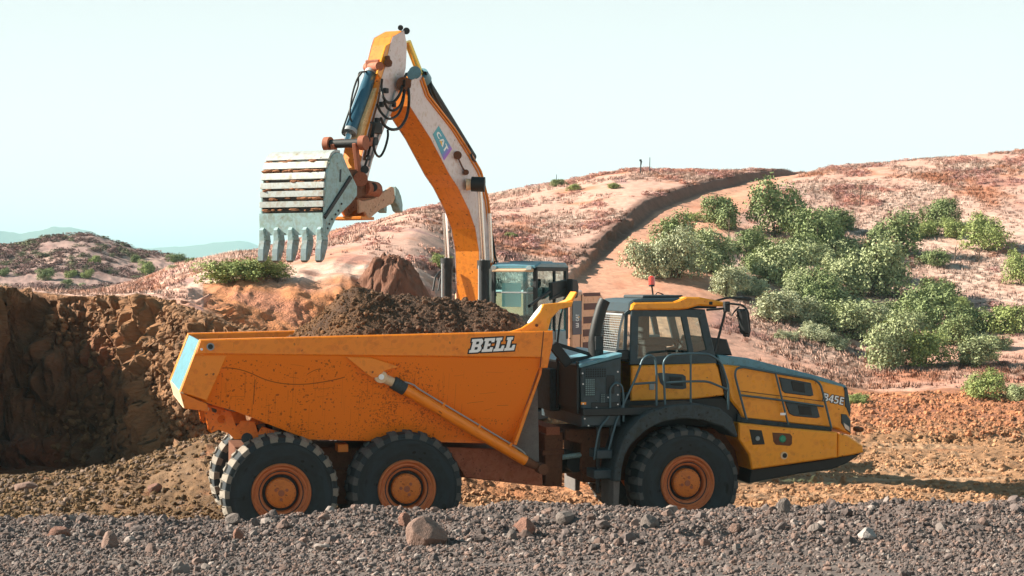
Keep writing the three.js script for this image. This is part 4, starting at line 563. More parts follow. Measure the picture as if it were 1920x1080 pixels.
// ---- the load of soil heaped in the body
{
  const top = pchip([-8, ...[[372, 646], [540, 632], [570, 612], [605, 584], [640, 556], [668, 543], [700, 547], [735, 556], [790, 558], [850, 566], [905, 568], [945, 580], [985, 600], [1010, 622]].map(([x, y]) => tk(x, y, 0)[0])], [tk(372, 655, 0)[1] - 0.3, ...[[372, 660], [540, 634], [570, 612], [605, 584], [640, 556], [668, 543], [700, 547], [735, 556], [790, 558], [850, 566], [905, 568], [945, 580], [985, 600], [1010, 622]].map(([x, y]) => tk(x, y, 0)[1])]);
  const xa = tk(385, 650, 0)[0], xb = tk(1012, 620, 1.4)[0] - 0.05, edge = tk(700, 640, 1.6)[1] - 0.22, nx = 230, nz = 130, P = [], I = [], K = [], U = [];
  const hAt = (x, z) => { const w = clamp(Math.abs(z) / 1.5), e = Math.min(edge, top(x)), f = 1 - w ** 1.5; return e + (top(x) - e) * f + 0.09 * f2(x * 1.7, z * 1.7, 4) * (0.4 + f) + 0.035 * n2(x * 9, z * 9) + 0.02 * n2(x * 19, z * 19); };
  for (let j = 0; j <= nz; j++) for (let i = 0; i <= nx; i++) { const x = mix(xa, xb, i / nx), z = mix(-1.52, 1.52, j / nz), y = hAt(x, z); P.push(x, y, z); U.push(x * 0.8, z * 0.8); const c = [0.15, 0.068, 0.022], d = sm(-0.2, 0.3, f2(x * 1.5 + 5, z * 1.5)) * 0.8; lay(c, [0.075, 0.038, 0.022], Math.max(d, sm(-3.2, -1.6, x) * 0.85)); const g = 1 + 0.3 * n2(x * 14, z * 14); K.push(c[0] * g, c[1] * g, c[2] * g); }  // soil darkens toward the front: cast shadow painted into the colour
  for (let j = 0; j < nz; j++) for (let i = 0; i < nx; i++) { const a = j * (nx + 1) + i, b = a + 1, c = a + nx + 1, d = c + 1; I.push(a, c, b, b, c, d); }
  const g = new THREE.BufferGeometry(); g.setAttribute('position', new THREE.Float32BufferAttribute(P, 3)); g.setAttribute('uv', new THREE.Float32BufferAttribute(U, 2)); g.setAttribute('color', new THREE.Float32BufferAttribute(K, 3)); g.setIndex(I); g.computeVertexNormals();
  const load = thing('soil_load', 'heap of dark brown soil filling the open body of the dump truck', 'soil heap', TO, TH);
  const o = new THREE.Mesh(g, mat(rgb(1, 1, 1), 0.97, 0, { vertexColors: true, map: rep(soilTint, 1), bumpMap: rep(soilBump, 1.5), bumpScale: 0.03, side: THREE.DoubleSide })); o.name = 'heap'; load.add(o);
  const r = rng(77), N = 14000, c = new THREE.InstancedMesh(stoneGeo(5), mat(rgb(1, 1, 1), 0.95), N), m4 = new THREE.Matrix4(), q = new THREE.Quaternion(), e = new THREE.Euler(), col = new THREE.Color();
  for (let i = 0; i < N; i++) { const x = mix(xa + 0.1, xb - 0.1, r()), z = mix(-1.4, 1.45, r()), s = 0.005 + 0.014 * r() ** 3 + 0.04 * r() ** 24; e.set(r() * 6, r() * 6, r() * 6); m4.compose(new THREE.Vector3(x, hAt(x, z) + s * 0.3, z), q.setFromEuler(e), new THREE.Vector3(s, s * 0.8, s)); c.setMatrixAt(i, m4); const k = 0.7 + 0.7 * r(), dk = Math.max(sm(-3.2, -1.6, x) * 0.8, r() * 0.4); col.setRGB(mix(0.16, 0.09, dk) * k, mix(0.074, 0.048, dk) * k, mix(0.024, 0.03, dk) * k); c.setColorAt(i, col); }  // clods follow the shadow painted on the heap
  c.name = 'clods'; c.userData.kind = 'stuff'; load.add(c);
}
function stoneGeo(seed, detail = 1, rough = 0.34) { const g0 = mergeVertices(new THREE.IcosahedronGeometry(1, detail).deleteAttribute('uv').deleteAttribute('normal')), p = g0.attributes.position; for (let i = 0; i < p.count; i++) { const x = p.getX(i), y = p.getY(i), z = p.getZ(i), k = 1 + rough * n3(x * 1.3 + seed * 5.1, y * 1.3, z * 1.3) + rough * 0.7 * n3(x * 2.9, y * 2.9 + seed * 3.3, z * 2.9); p.setXYZ(i, x * k, y * k * 0.85, z * k); } const g = g0.toNonIndexed(); g.computeVertexNormals(); return g; }
// ---------------------------------------------------------------- the excavator
const XT = -115 * Math.PI / 180, XO = [-0.768, 1.2, -38.06];
const ek = frame(XO, XT), ep = (z, pts) => pts.map(([a, b]) => ek(a, b, z));
const digger = thing('excavator', 'orange tracked excavator with raised boom and grey toothed bucket, behind the dump truck', 'excavator', XO, XT);
const XS = { side: mat(rgb(0.7, 0.585, 0.57), 0.35, 0, { map: texLight, side: THREE.DoubleSide }), peach: mat(rgb(0.85, 0.45, 0.27), 0.5, 0, { map: texLight, side: THREE.DoubleSide }) };  // side: machine paint paled to hold the sky sheen on boom and stick
{
  // ---- boom
  const bw = 0.29, boom = new THREE.Group(); boom.name = 'boom'; digger.add(boom);
  const low = [[902, 610], [901, 559], [898, 471], [891, 429], [879, 394], [858, 351], [842, 327], [807, 260], [768, 199], [767, 168]], high = [[772, 146], [780, 139], [790, 141], [799, 174], [849, 241], [880, 288], [899, 319], [912, 376], [918, 429], [922, 489], [930, 610]];
  const bp = ep(-bw, [...low, ...high]);
  part('boom_box', [ext(bp, -bw, bw, 0.015)], M.boom, boom);
  part('boom_side', [ext(bp, -bw - 0.012, -bw - 0.001, 0.004)], XS.side, boom, 'side plate with the pale sky sheen painted in'); part('boom_side', [ext(bp, bw + 0.001, bw + 0.012, 0.004)], XS.side, boom);
  const edge3 = (pts, z, r) => rail(pts.map(([x, y]) => ek(x, y, z)), r);
  part('boom_pipe', [edge3([[792, 145], [803, 178], [852, 241], [882, 288], [902, 322], [915, 376], [921, 429], [926, 500]], -bw - 0.03, 0.03), edge3([[788, 150], [798, 180], [847, 242], [877, 290], [897, 325], [910, 378], [916, 430], [921, 500]], -bw - 0.02, 0.022)], M.boom, boom);
  // decal: teal to violet plate with white capitals and a yellow triangle
  const cv = document.createElement('canvas'); cv.width = 256; cv.height = 200; const c = cv.getContext('2d'), gr = c.createLinearGradient(0, 0, 256, 0); gr.addColorStop(0, '#4aa7b4'); gr.addColorStop(0.72, '#4f9dbb'); gr.addColorStop(0.86, '#7f7fce'); gr.addColorStop(1, '#b65fd0'); c.fillStyle = gr; c.fillRect(0, 0, 256, 200); c.fillStyle = '#f4f4f0'; c.font = 'bold 112px sans-serif'; c.textAlign = 'center'; c.fillText('CAT', 122, 138); c.fillStyle = '#e9b23a'; c.beginPath(); c.moveTo(92, 142); c.lineTo(152, 142); c.lineTo(122, 102); c.closePath(); c.fill(); c.fillStyle = '#f4f4f0';
  const dt = new THREE.CanvasTexture(cv); dt.colorSpace = THREE.SRGBColorSpace;
  const dq = ep(-bw - 0.02, [[812, 252], [833, 301], [848, 279], [823, 236]]);
  const dg = new THREE.BufferGeometry(), z0 = -bw - 0.017, z1 = -bw - 0.012; { const P = [], U = [], uv = [[0, 0], [1, 0], [1, 1], [0, 1]]; const v = (i, z) => { P.push(dq[i][0], dq[i][1], z); U.push(...uv[i]); }; for (const [a, b, e] of [[0, 1, 2], [0, 2, 3]]) { v(a, z0); v(b, z0); v(e, z0); v(a, z1); v(e, z1); v(b, z1); } for (let i = 0; i < 4; i++) { const j = (i + 1) % 4; v(i, z0); v(i, z1); v(j, z0); v(j, z0); v(i, z1); v(j, z1); } dg.setAttribute('position', new THREE.Float32BufferAttribute(P, 3)); dg.setAttribute('uv', new THREE.Float32BufferAttribute(U, 2)); dg.computeVertexNormals(); }
  part('decal', dg, mat(rgb(1, 1, 1), 0.5, 0, { map: dt, side: THREE.DoubleSide }), boom, 'teal and violet decal reading CAT');
  // pivots, hoses
  const pin = ek(877, 345, 0); part('ram_boss', [cyl([pin[0], pin[1], -bw - 0.02], [pin[0], pin[1], bw + 0.02], 0.2), cyl(ek(874, 346, -bw - 0.06), ek(900, 346, -0.62), 0.13, 0.1)], M.cream, boom);
  part('ram_cap', [cyl(ek(884, 345, -0.45), ek(909, 346, -0.72), 0.16, 0.16), cyl(ek(835, 345, 0.45), ek(830, 346, 0.7), 0.14)], M.black, boom);
  part('small_fitting', [cyl(ek(858, 291, -bw - 0.02), ek(858, 291, -bw - 0.09), 0.09), edge3([[860, 298], [866, 312], [872, 322]], -bw - 0.05, 0.018), cyl(ek(874, 323, -bw - 0.02), ek(874, 323, -bw - 0.1), 0.06)], M.chassis, boom);
  // ---- boom lift rams, both sides
  for (const [s, A, B, Cc] of [[-1, [899, 352], [907, 492], [907, 600]], [1, [834, 400], [838, 488], [838, 600]]]) {
    const z = s * 0.55, g = new THREE.Group(); g.name = 'lift_ram'; digger.add(g);
    part('ram_rod', [cyl(ek(...A, z), ek(...B, z), 0.055)], M.rod, g); part('ram_barrel', [cyl(ek(...B, z), ek(...Cc, z), 0.12)], M.dark, g); part('ram_collar', [cyl(ek(B[0], B[1] - 4, z), ek(B[0], B[1] + 12, z), 0.145)], M.black, g);
    part('ram_pipe', [rail([[B[0] - 8, B[1] + 6], [B[0] - 8, B[1] + 30], [Cc[0] - 8, Cc[1]]].map(([x, y]) => ek(x, y, z)), 0.03)], M.grey, g);
  }
  part('lift_rod_inner', [cyl(ek(917, 400, -0.45), ek(921, 492, -0.45), 0.05)], M.rod, digger);
  // ---- stick
  const aw = 0.21, stick = new THREE.Group(); stick.name = 'stick'; digger.add(stick);
  const sp = ep(-aw, [[757, 57], [736, 69], [731, 84], [722, 122], [714, 150], [706, 188], [698, 214], [689, 245], [677, 300], [666, 345], [672, 356], [684, 350], [689, 335], [698, 300], [710, 266], [720, 240], [735, 208], [745, 178], [756, 145], [760, 128], [762, 84]]);
  part('stick_box', [ext(sp, -aw, aw, 0.015)], M.boom, stick); part('stick_side', [ext(sp, -aw - 0.012, -aw - 0.001, 0.004)], XS.side, stick, 'side plate with the pale sky sheen painted in'); part('stick_side', [ext(sp, aw + 0.001, aw + 0.012, 0.004)], XS.side, stick);
  const ribz = (z) => ext(ep(z, [[731, 80], [722, 86], [706, 138], [716, 150], [722, 122]]), z - 0.02, z + 0.02, 0.005);
  part('stick_rib', [ribz(-0.19), ribz(-0.02), ribz(0.16)], M.amber, stick);
  part('cover_plate', [ext(ep(-0.08, [[700, 165], [706, 172], [704, 186], [692, 210], [680, 262], [667, 266], [676, 225], [690, 188]]), -0.16, 0.12, 0.01)], mat(rgb(0.8, 0.52, 0.25), 0.5, 0, { map: texDirty, side: THREE.DoubleSide }), stick, 'pale yellow cover plate');
  part('head_pin', [cyl(ek(751, 52, -0.24), ek(751, 52, 0.2), 0.055), cyl(ek(762, 58, -0.24), ek(762, 58, 0.1), 0.07)], M.dark, stick);
  part('pivot_pin', [cyl(ek(757, 158, -0.42), ek(757, 158, 0.42), 0.15), cyl(ek(728, 118, -0.24), ek(728, 118, -0.32), 0.08), cyl(ek(726, 106, -0.24), ek(730, 124, -0.3), 0.05)], M.chassis, stick);
  part('stick_fitting', [bx(...(() => { const a = ek(705, 235, -aw), b = ek(697, 245, -aw); return [Math.min(a[0], b[0]) - 0.08, Math.max(a[0], b[0]) + 0.08, b[1] - 0.05, a[1] + 0.05]; })(), -aw - 0.1, -aw), cyl(ek(688, 262, -aw - 0.02), ek(688, 262, -aw - 0.12), 0.07), cyl(ek(684, 318, -aw - 0.02), ek(684, 318, -aw - 0.14), 0.08)], M.dark, stick);
  // hoses between boom and stick
  const H = (pts, z, r) => tube(pts.map(([x, y], i) => ek(x, y, z + 0.05 * Math.sin(i * 2.1))), r, 7, 0.5);
  part('hose', [H([[716, 148], [715, 165], [719, 183], [728, 192], [739, 190], [750, 175], [757, 150], [762, 138]], -0.36, 0.028)], M.black, digger); part('hose', [H([[720, 190], [727, 203], [739, 207], [751, 196], [757, 175], [758, 150]], -0.42, 0.026)], M.black, digger);
  part('hose', [H([[707, 196], [714, 210], [725, 221], [735, 222], [748, 212], [756, 190], [760, 155]], -0.4, 0.026)], M.black, digger); part('hose', [H([[714, 222], [722, 236], [736, 243], [751, 238], [763, 217], [767, 185], [764, 150]], -0.46, 0.03)], M.black, digger);
  part('hose', [H([[704, 232], [700, 250], [701, 275], [706, 290], [713, 293], [721, 280], [727, 258], [727, 244]], -0.33, 0.024)], M.black, digger); part('hose', [H([[697, 245], [694, 275], [688, 300], [683, 315]], -0.27, 0.024)], M.black, digger);
  part('hose', [H([[676, 250], [672, 230], [668, 215], [672, 180], [681, 150], [690, 136]].map(([x, y]) => [x - 12, y]), -0.05, 0.02)], M.black, digger);
  part('hose_bundle', [H([[797, 136], [806, 150], [812, 172], [832, 210], [850, 235], [866, 262], [880, 285], [890, 300]], -0.2, 0.03), H([[790, 132], [800, 150], [808, 178], [828, 216], [846, 240], [862, 268]], -0.1, 0.03), H([[868, 262], [880, 275], [885, 295], [893, 305], [897, 320]], -0.32, 0.022), H([[921, 440], [926, 460], [928, 480], [935, 500]], -0.4, 0.025)], M.black, digger);
  // ---- stick ram on top of the boom
  const sr = new THREE.Group(); sr.name = 'stick_ram'; digger.add(sr); const rA = ek(764, 78, 0.05), rB = ek(788, 140, -0.05), rC = ek(884, 296, 0.0);
  part('ram_rod', [cyl(rA, rB, 0.075)], mat(rgb(0.7, 0.5, 0.12), 0.25, 0.8), sr); part('ram_barrel', [cyl(rB, rC, 0.12)], M.dark, sr); part('ram_collar', [cyl(rB, new THREE.Vector3(...rB).lerp(new THREE.Vector3(...rC), 0.07).toArray(), 0.17), cyl(ek(778, 136, -0.3), ek(778, 136, -0.12), 0.13), cyl(ek(772, 140, -0.34), ek(772, 140, -0.2), 0.1)], M.cabTeal, sr);
  // ---- bucket ram
  const br = new THREE.Group(); br.name = 'bucket_ram'; digger.add(br); const qA = ek(701, 122, 0.05), qB = ek(697, 136, 0.05), qC = ek(655, 250, 0.02), qD = ek(650, 266, 0);
  part('ram_eye', [cyl(qA, qB, 0.09), cyl(ek(688, 126, 0.25), ek(712, 124, -0.22), 0.09), bx(qA[0] - 0.1, qA[0] + 0.1, qA[1] - 0.14, qA[1] + 0.1, -0.12, 0.2, 0.03)], M.rust, br); part('ram_barrel', [cyl(qB, qC, 0.125)], M.blueCyl, br, 'glossy dark blue barrel'); part('ram_collar', [cyl(new THREE.Vector3(...qB).lerp(new THREE.Vector3(...qC), -0.01).toArray(), new THREE.Vector3(...qB).lerp(new THREE.Vector3(...qC), 0.04).toArray(), 0.14), cyl(new THREE.Vector3(...qC).lerp(new THREE.Vector3(...qB), 0.05).toArray(), qC, 0.14)], M.grey, br); part('ram_rod', [cyl(qC, qD, 0.07)], M.rod, br);
  part('ram_pipe', [rail([[688, 134], [672, 136], [672, 160], [640, 250], [650, 256]].map(([x, y]) => ek(x, y, 0.1)), 0.018)], M.black, br);
  part('stick_pipe', [rail([[716, 152], [709, 190], [700, 222], [690, 262], [683, 300]].map(([x, y]) => ek(x, y, -aw - 0.04)), 0.02)], M.chassis, stick); part('stick_pipe', [rail([[741, 170], [730, 206], [716, 238], [703, 272], [692, 312]].map(([x, y]) => ek(x, y, -aw - 0.03)), 0.018)], M.grey, stick);
  for (const [x, y, w] of [[712, 196, 0.1], [704, 226, 0.12], [692, 270, 0.13], [686, 296, 0.11], [720, 170, 0.12], [735, 196, 0.08]]) { const p = ek(x, y, -aw); part('pipe_clamp', [bx(p[0] - w / 2, p[0] + w / 2, p[1] - 0.05, p[1] + 0.05, -aw - 0.08, -aw + 0.01, 0.015)], M.dark, stick); }
  // ---- linkage and coupler
  const lk = new THREE.Group(); lk.name = 'linkage'; digger.add(lk); const jA = ek(648, 269, 0), jB = ek(676, 266, 0), jC = ek(652, 325, 0);
  part('link_pin', [cyl([jA[0], jA[1], -0.42], [jA[0], jA[1], 0.42], 0.085), cyl([jB[0], jB[1], -0.36], [jB[0], jB[1], 0.36], 0.08)], M.dark, lk);
  for (const s of [-1, 1]) { part('link_arm', [bar([jA[0], jA[1], s * 0.36], [jB[0], jB[1], s * 0.3], 0.16, 0.06), cyl([jA[0], jA[1], s * 0.33], [jA[0], jA[1], s * 0.45], 0.14)], M.rust, lk); part('link_rod', [bar([jA[0] + 0.05, jA[1], s * 0.24], [jC[0], jC[1], s * 0.24], 0.12, 0.08)], M.rust, lk); }
  part('coupler', [ext(ep(-0.2, [[650, 318], [664, 318], [676, 340], [692, 342], [703, 344], [708, 352], [706, 366], [694, 371], [676, 368], [664, 374], [655, 362]]), -0.27, 0.27, 0.02)], M.chassis, lk); part('coupler_ram', [cyl(ek(680, 352, -0.2), ek(704, 356, -0.2), 0.16), cyl(ek(676, 336, -0.24), ek(676, 336, -0.4), 0.14)], M.rust, lk); part('coupler_pin', [cyl(ek(671, 333, -0.34), ek(671, 333, 0.34), 0.09), cyl(ek(699, 351, -0.34), ek(699, 351, 0.34), 0.09)], M.black, lk);
  // ---- thumb
  const th = new THREE.Group(); th.name = 'thumb'; digger.add(th); const tzz = 0.27, tpoly = [[673, 374], [682, 377], [702, 372], [716, 362], [735, 350], [739, 352], [741, 372], [737, 381], [722, 389], [716, 391], [704, 401], [692, 411], [684, 397], [674, 400]];
  const tsheet = mat(rgb(0.55, 0.32, 0.2), 0.6, 0, { map: texDirty, side: THREE.DoubleSide });
  part('thumb_plate', [ext(ep(-tzz, tpoly), -tzz, -tzz + 0.05, 0.01), ext(ep(-tzz, tpoly), tzz - 0.05, tzz, 0.01)], tsheet, th); { const A = ek(690, 410, -tzz), B = ek(632, 410, tzz); part('thumb_floor', [bx(Math.min(A[0], B[0]) - 0.25, Math.max(A[0], B[0]), A[1] - 0.02, A[1] + 0.04, -tzz, tzz + 0.25), ext(ep(-tzz, [[692, 411], [704, 401], [722, 389], [737, 380], [737, 376], [722, 385], [704, 396], [692, 406]]), -tzz + 0.05, tzz - 0.05, 0.005)], M.boom, th); }
  part('thumb_tooth', [ext(ep(-0.2, [[736, 350], [741, 355], [746, 368], [749, 384], [748.5, 399], [744, 396], [741, 386], [736, 380]]), -0.28, -0.1, 0.012), ext(ep(-0.2, [[736, 350], [741, 355], [746, 368], [749, 384], [748.5, 399], [744, 396], [741, 386], [736, 380]]), 0.08, 0.26, 0.012)], M.steel, th, 'grey pointed thumb teeth');
  // ---- bucket
  const kw = 0.67, bk = new THREE.Group(); bk.name = 'bucket'; digger.add(bk);
  const arc = [[641, 288], [631, 286], [624, 289], [619, 297], [614, 314], [611, 330], [609, 349], [608, 371], [607.5, 393], [608, 415], [609, 440]].map(([x, y]) => ek(x, y, -kw)).map((p) => [p[0], p[1]]);
  const inner = ep(-kw, [[642, 292], [650, 312], [668, 349], [668, 367], [658, 380], [629, 409], [612, 445]]).map((p) => [p[0], p[1]]);
  const sideQ = [...arc, ...inner.slice().reverse()];
  part('side_plate', [ext(sideQ, -kw - 0.02, -kw + 0.03, 0.01)], M.steel, bk, 'grey blue side plate of the bucket'); part('side_plate', [ext(sideQ, kw - 0.03, kw + 0.02, 0.01)], M.steel, bk);
  // outward normal along the arc
  const fine = []; { const ys = arc.map((p) => p[1]); const cum = [0]; for (let i = 1; i < arc.length; i++) cum.push(cum[i - 1] + Math.hypot(arc[i][0] - arc[i - 1][0], arc[i][1] - arc[i - 1][1])); const fx = pchip(cum, arc.map((p) => p[0])), fy = pchip(cum, ys); for (let i = 0; i <= 160; i++) fine.push([fx(cum[cum.length - 1] * i / 160), fy(cum[cum.length - 1] * i / 160)]); }
  const cen = inner[3], offs = (i, h) => { const a = fine[Math.max(0, i - 1)], b = fine[Math.min(160, i + 1)], L = Math.hypot(b[0] - a[0], b[1] - a[1]); let nx = (b[1] - a[1]) / L, ny = -(b[0] - a[0]) / L; if (nx * (fine[i][0] - cen[0]) + ny * (fine[i][1] - cen[1]) < 0) { nx = -nx; ny = -ny; } return [fine[i][0] + nx * h, fine[i][1] + ny * h]; };
  const strip = (i0, i1, h0, h1, z0, z1, bev = 0.008) => { const o = []; for (let i = i0; i <= i1; i++) o.push(offs(i, h1)); for (let i = i1; i >= i0; i--) o.push(offs(i, h0)); return ext(o, z0, z1, bev); };
  part('bucket_shell', [strip(0, 160, -0.05, 0.0, -kw + 0.03, kw - 0.03, 0.004)], mat(rgb(0.045, 0.038, 0.034), 0.9, 0, { map: texGrime, side: THREE.DoubleSide }), bk);
  const rowAt = (py) => { const y = ek(608, py, -kw)[1]; let best = 0, e = 9; fine.forEach((p, i) => { if (i > 30 && Math.abs(p[1] - y) < e) { e = Math.abs(p[1] - y); best = i; } }); return best; };
  const pale = mat(rgb(0.42, 0.47, 0.47), 0.5, 0.1, { map: texSteel, side: THREE.DoubleSide });
  part('wear_strip', [strip(6, rowAt(299), 0.001, 0.05, -kw - 0.01, kw + 0.01)], pale, bk);
  for (const [a, b] of [[303.5, 315.5], [323, 335.5], [341, 352.5], [357, 368], [376, 388]]) part('wear_strip', [strip(rowAt(a), rowAt(b), 0.001, 0.05, -kw - 0.01, kw + 0.01)], pale, bk);
  part('lip_plate', [strip(rowAt(398), 160, -0.05, 0.06, -kw - 0.01, kw + 0.01)], M.steel, bk, 'grey blue cutting lip');
  part('side_rib', [ext(ep(-kw - 0.02, [[606, 405], [655, 329], [659, 334], [609, 411]]), -kw - 0.05, -kw - 0.015, 0.008)], M.dark, bk); part('side_slot', [ext(ep(-kw - 0.02, [[637, 318], [640, 317], [639, 341], [636, 341]]), -kw - 0.026, -kw - 0.012, 0.002)], M.guard, bk);
  const rv = []; for (const [x, y] of [[640, 382], [634, 395], [629, 402], [622, 411], [617, 420], [614, 428]]) { const p = ek(x, y, -kw - 0.02); rv.push(cyl([p[0], p[1], -kw - 0.01], [p[0], p[1], -kw - 0.035], 0.02, 0.02, 8)); } part('bolt', rv, M.dark, bk);
  part('bucket_ear', [-0.25, 0.25].map((z) => ext(ep(-kw, [[640, 288], [654, 300], [668, 349], [650, 345], [642, 310]]), z - 0.03, z + 0.03, 0.01)), M.chassis, bk);
  const tipM = mat(rgb(0.2, 0.27, 0.29), 0.45, 0.3, { map: texSteel, side: THREE.DoubleSide });
  for (let i = 0; i < 5; i++) { // teeth
    const z = mix(-kw + 0.06, kw - 0.06, i / 4), P = (pts) => pts.map(([x, y]) => { const p = ek(x, y, -kw); return [p[0], p[1]]; });
    const a = ext(P([[610, 416], [614, 430], [615, 451], [604, 451], [602.5, 430]]), z - 0.075, z + 0.075, 0.02), q = a.attributes.position, yTop = P([[610, 416]])[0][1], yB2 = P([[610, 451]])[0][1]; for (let k = 0; k < q.count; k++) { const t = clamp((q.getY(k) - yB2) / (yTop - yB2)); q.setZ(k, z + (q.getZ(k) - z) * (1 - 0.5 * t)); } a.computeVertexNormals();
    const tooth = part('tooth', [a], M.steel, bk); const t = ext(P([[615.5, 449.5], [613.5, 466], [608, 487], [603.5, 492], [601, 488], [602, 466], [604, 449.5]]), z - 0.07, z + 0.07, 0.018); part('tooth_tip', [t], tipM, bk);
  }
  { // soil packed between the strips
    const r = rng(31), lumps = []; for (const py of [301.5, 319.5, 338.5, 355, 372, 393]) for (let i = 0; i < (py === 319.5 ? 26 : 9); i++) { const k = rowAt(py + (r() - 0.5) * 3), p = offs(k, 0.01 + 0.02 * r()), g = stoneGeo(Math.floor(r() * 9)), s = 0.02 + 0.03 * r(); g.scale(s, s * 0.8, s * (1 + 2.4 * r())); g.translate(p[0], p[1], mix(-kw + 0.05, kw - 0.05, py === 319.5 ? r() : r() ** 1.6)); lumps.push(g); }
    part('stuck_soil', lumps, mat(rgb(0.24, 0.1, 0.045), 0.95), bk, 'brown soil packed between the strips');
  }
  // ---- cab on the machine's left
  const cb = new THREE.Group(); cb.name = 'cab'; digger.add(cb); const zi = -0.56, zo = -1.64, uf = ek(1006, 530, zo)[0], ub = ek(1066, 520, zo)[0], yt = ek(960, 496, -1.1)[1], yb = ek(960, 640, -1.1)[1], ym = ek(1030, 590, zo)[1];
  part('cab_roof', [ext([[ub - 0.02, yt - 0.03], [ub + 0.12, yt + 0.05], [uf - 0.25, yt + 0.05], [uf + 0.03, yt - 0.02], [uf + 0.03, yt - 0.08], [ub - 0.02, yt - 0.08]], zo, zi, 0.03)], M.cabTeal, cb); part('roof_hatch', [bx(ub + 0.3, uf - 0.4, yt + 0.04, yt + 0.08, zo + 0.25, zi - 0.25, 0.02)], M.cabTeal, cb);
  part('cab_visor', [bx(uf, uf + 0.1, yt - 0.16, yt - 0.09, zo + 0.06, zi - 0.06, 0.02)], M.cream, cb);
  part('cab_pillar', [bx(uf - 0.08, uf, yb, yt - 0.06, zo, zo + 0.09), bx(uf - 0.08, uf, yb, yt - 0.06, zi - 0.08, zi), bx(ub, ub + 0.14, yb, yt - 0.06, zo, zo + 0.08), bx(ub, ub + 0.1, yb, yt - 0.06, zi - 0.08, zi), bx(mix(ub, uf, 0.42) - 0.03, mix(ub, uf, 0.42) + 0.03, yb, yt - 0.06, zo, zo + 0.06), bx(uf - 0.08, uf, yt - 0.14, yt - 0.06, zo, zi), bx(ub, uf, yt - 0.14, yt - 0.06, zo, zo + 0.06)], M.dark, cb);
  part('cab_lower', [bx(ub, uf, yb - 0.6, ym - 0.35, zo + 0.005, zi - 0.005, 0.04)], M.cabTeal, cb); part('cab_rear', [bx(ub + 0.01, ub + 0.06, yb, yt - 0.5, zo + 0.08, zi - 0.08)], M.dark, cb);
  part('front_window', [bx(uf - 0.05, uf - 0.044, yb, yt - 0.14, zo + 0.09, zi - 0.08, 0.002)], M.glassTeal, cb); part('side_window', [bx(ub + 0.14, uf - 0.08, ym - 0.35, yt - 0.14, zo + 0.03, zo + 0.036, 0.002)], M.glassTeal, cb); part('inner_window', [bx(ub + 0.1, uf - 0.08, ym - 0.35, yt - 0.14, zi - 0.036, zi - 0.03, 0.002)], M.glassTeal, cb);
  part('window_bar', [bx(uf - 0.055, uf - 0.035, yt - 0.62, yt - 0.59, zo + 0.09, zi - 0.08, 0.004)], M.grey, cb); const us = mix(ub, uf, 0.4); part('operator_seat', [bx(us - 0.25, us - 0.1, yt - 1.15, yt - 0.5, -1.3, -0.85, 0.06), bx(us - 0.2, us + 0.35, yt - 1.3, yt - 1.12, -1.3, -0.85, 0.05), bx(us - 0.22, us - 0.1, yt - 0.5, yt - 0.3, -1.2, -0.95, 0.05)], M.seat, cb);
  part('bright_panel', [bx(uf - 0.3, uf - 0.285, yt - 0.92, yt - 0.4, -0.68, -1.14, 0.004)], mat(rgb(0.75, 0.88, 0.86), 0.7), cb); part('door_rail', [rail([[1044, 655], [1050, 600], [1058, 560]].map(([x, y]) => ek(x, y, zo - 0.08)), 0.025), rail([[992, 574], [1030, 546]].map(([x, y]) => ek(x, y, zo - 0.15)), 0.035), rail([[1031, 562], [1060, 542]].map(([x, y]) => ek(x, y, zo - 0.2)), 0.02)], M.black, cb);  // pale panel added behind the glass to brighten the windscreen
  part('mirror', [ext(ep(zo - 0.15, [[1032, 530], [1062, 524], [1062, 553], [1033, 562]]), zo - 0.2, zo - 0.1, 0.01), ext(ep(zo - 0.3, [[1066, 523], [1075, 525], [1078, 538], [1076, 558], [1066, 562]]), zo - 0.4, zo - 0.25, 0.02)], M.dark, cb, 'black mirrors beside the cab');
  part('work_light', [cyl([uf, yt - 0.08, zo + 0.14], [uf + 0.1, yt - 0.08, zo + 0.14], 0.06), cyl([uf, yt - 0.08, zi - 0.1], [uf + 0.1, yt - 0.08, zi - 0.1], 0.06)], M.lens, cb);
  part('cab_bracket', [rail([[915, 500], [912, 530], [916, 560], [912, 600]].map(([x, y]) => ek(x, y, zi + 0.1)), 0.03), rail([[928, 490], [922, 510], [930, 555]].map(([x, y]) => ek(x, y, zi + 0.02)), 0.02)], M.black, cb);
  // ---- house, counterweight, tracks
  const hs = new THREE.Group(); hs.name = 'upper_body'; digger.add(hs); const hzv = -1.5, hF = ek(1072, 600, hzv)[0], hR = ek(1136, 600, hzv)[0], hT = ek(1110, 549, hzv)[1];
  part('engine_house', [ext([[hR + 0.12, 0.95], [hR, 1.3], [hR, hT - 0.25], [hR + 0.25, hT - 0.02], [hF, hT], [hF, 0.95]], hzv, 1.5, 0.05)], XS.peach, hs); part('deck', [bx(hF, 1.9, 0.95, 1.25, -1.5, 1.5, 0.05), bx(-1.2, 1.0, 1.25, 1.75, 0.6, 1.5, 0.06)], XS.peach, hs);
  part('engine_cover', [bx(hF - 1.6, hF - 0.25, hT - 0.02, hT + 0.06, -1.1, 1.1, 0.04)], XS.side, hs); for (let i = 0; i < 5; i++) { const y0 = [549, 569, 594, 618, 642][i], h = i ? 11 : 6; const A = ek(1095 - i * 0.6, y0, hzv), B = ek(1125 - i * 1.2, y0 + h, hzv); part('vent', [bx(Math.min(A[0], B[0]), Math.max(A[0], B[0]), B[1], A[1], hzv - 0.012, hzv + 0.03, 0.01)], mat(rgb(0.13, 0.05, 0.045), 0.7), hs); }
  part('door_seam', [ext(ep(hzv - 0.004, [[1090, 552], [1091.5, 552], [1088.5, 670], [1087, 670]]), hzv - 0.006, hzv, 0)], M.chassis, hs);
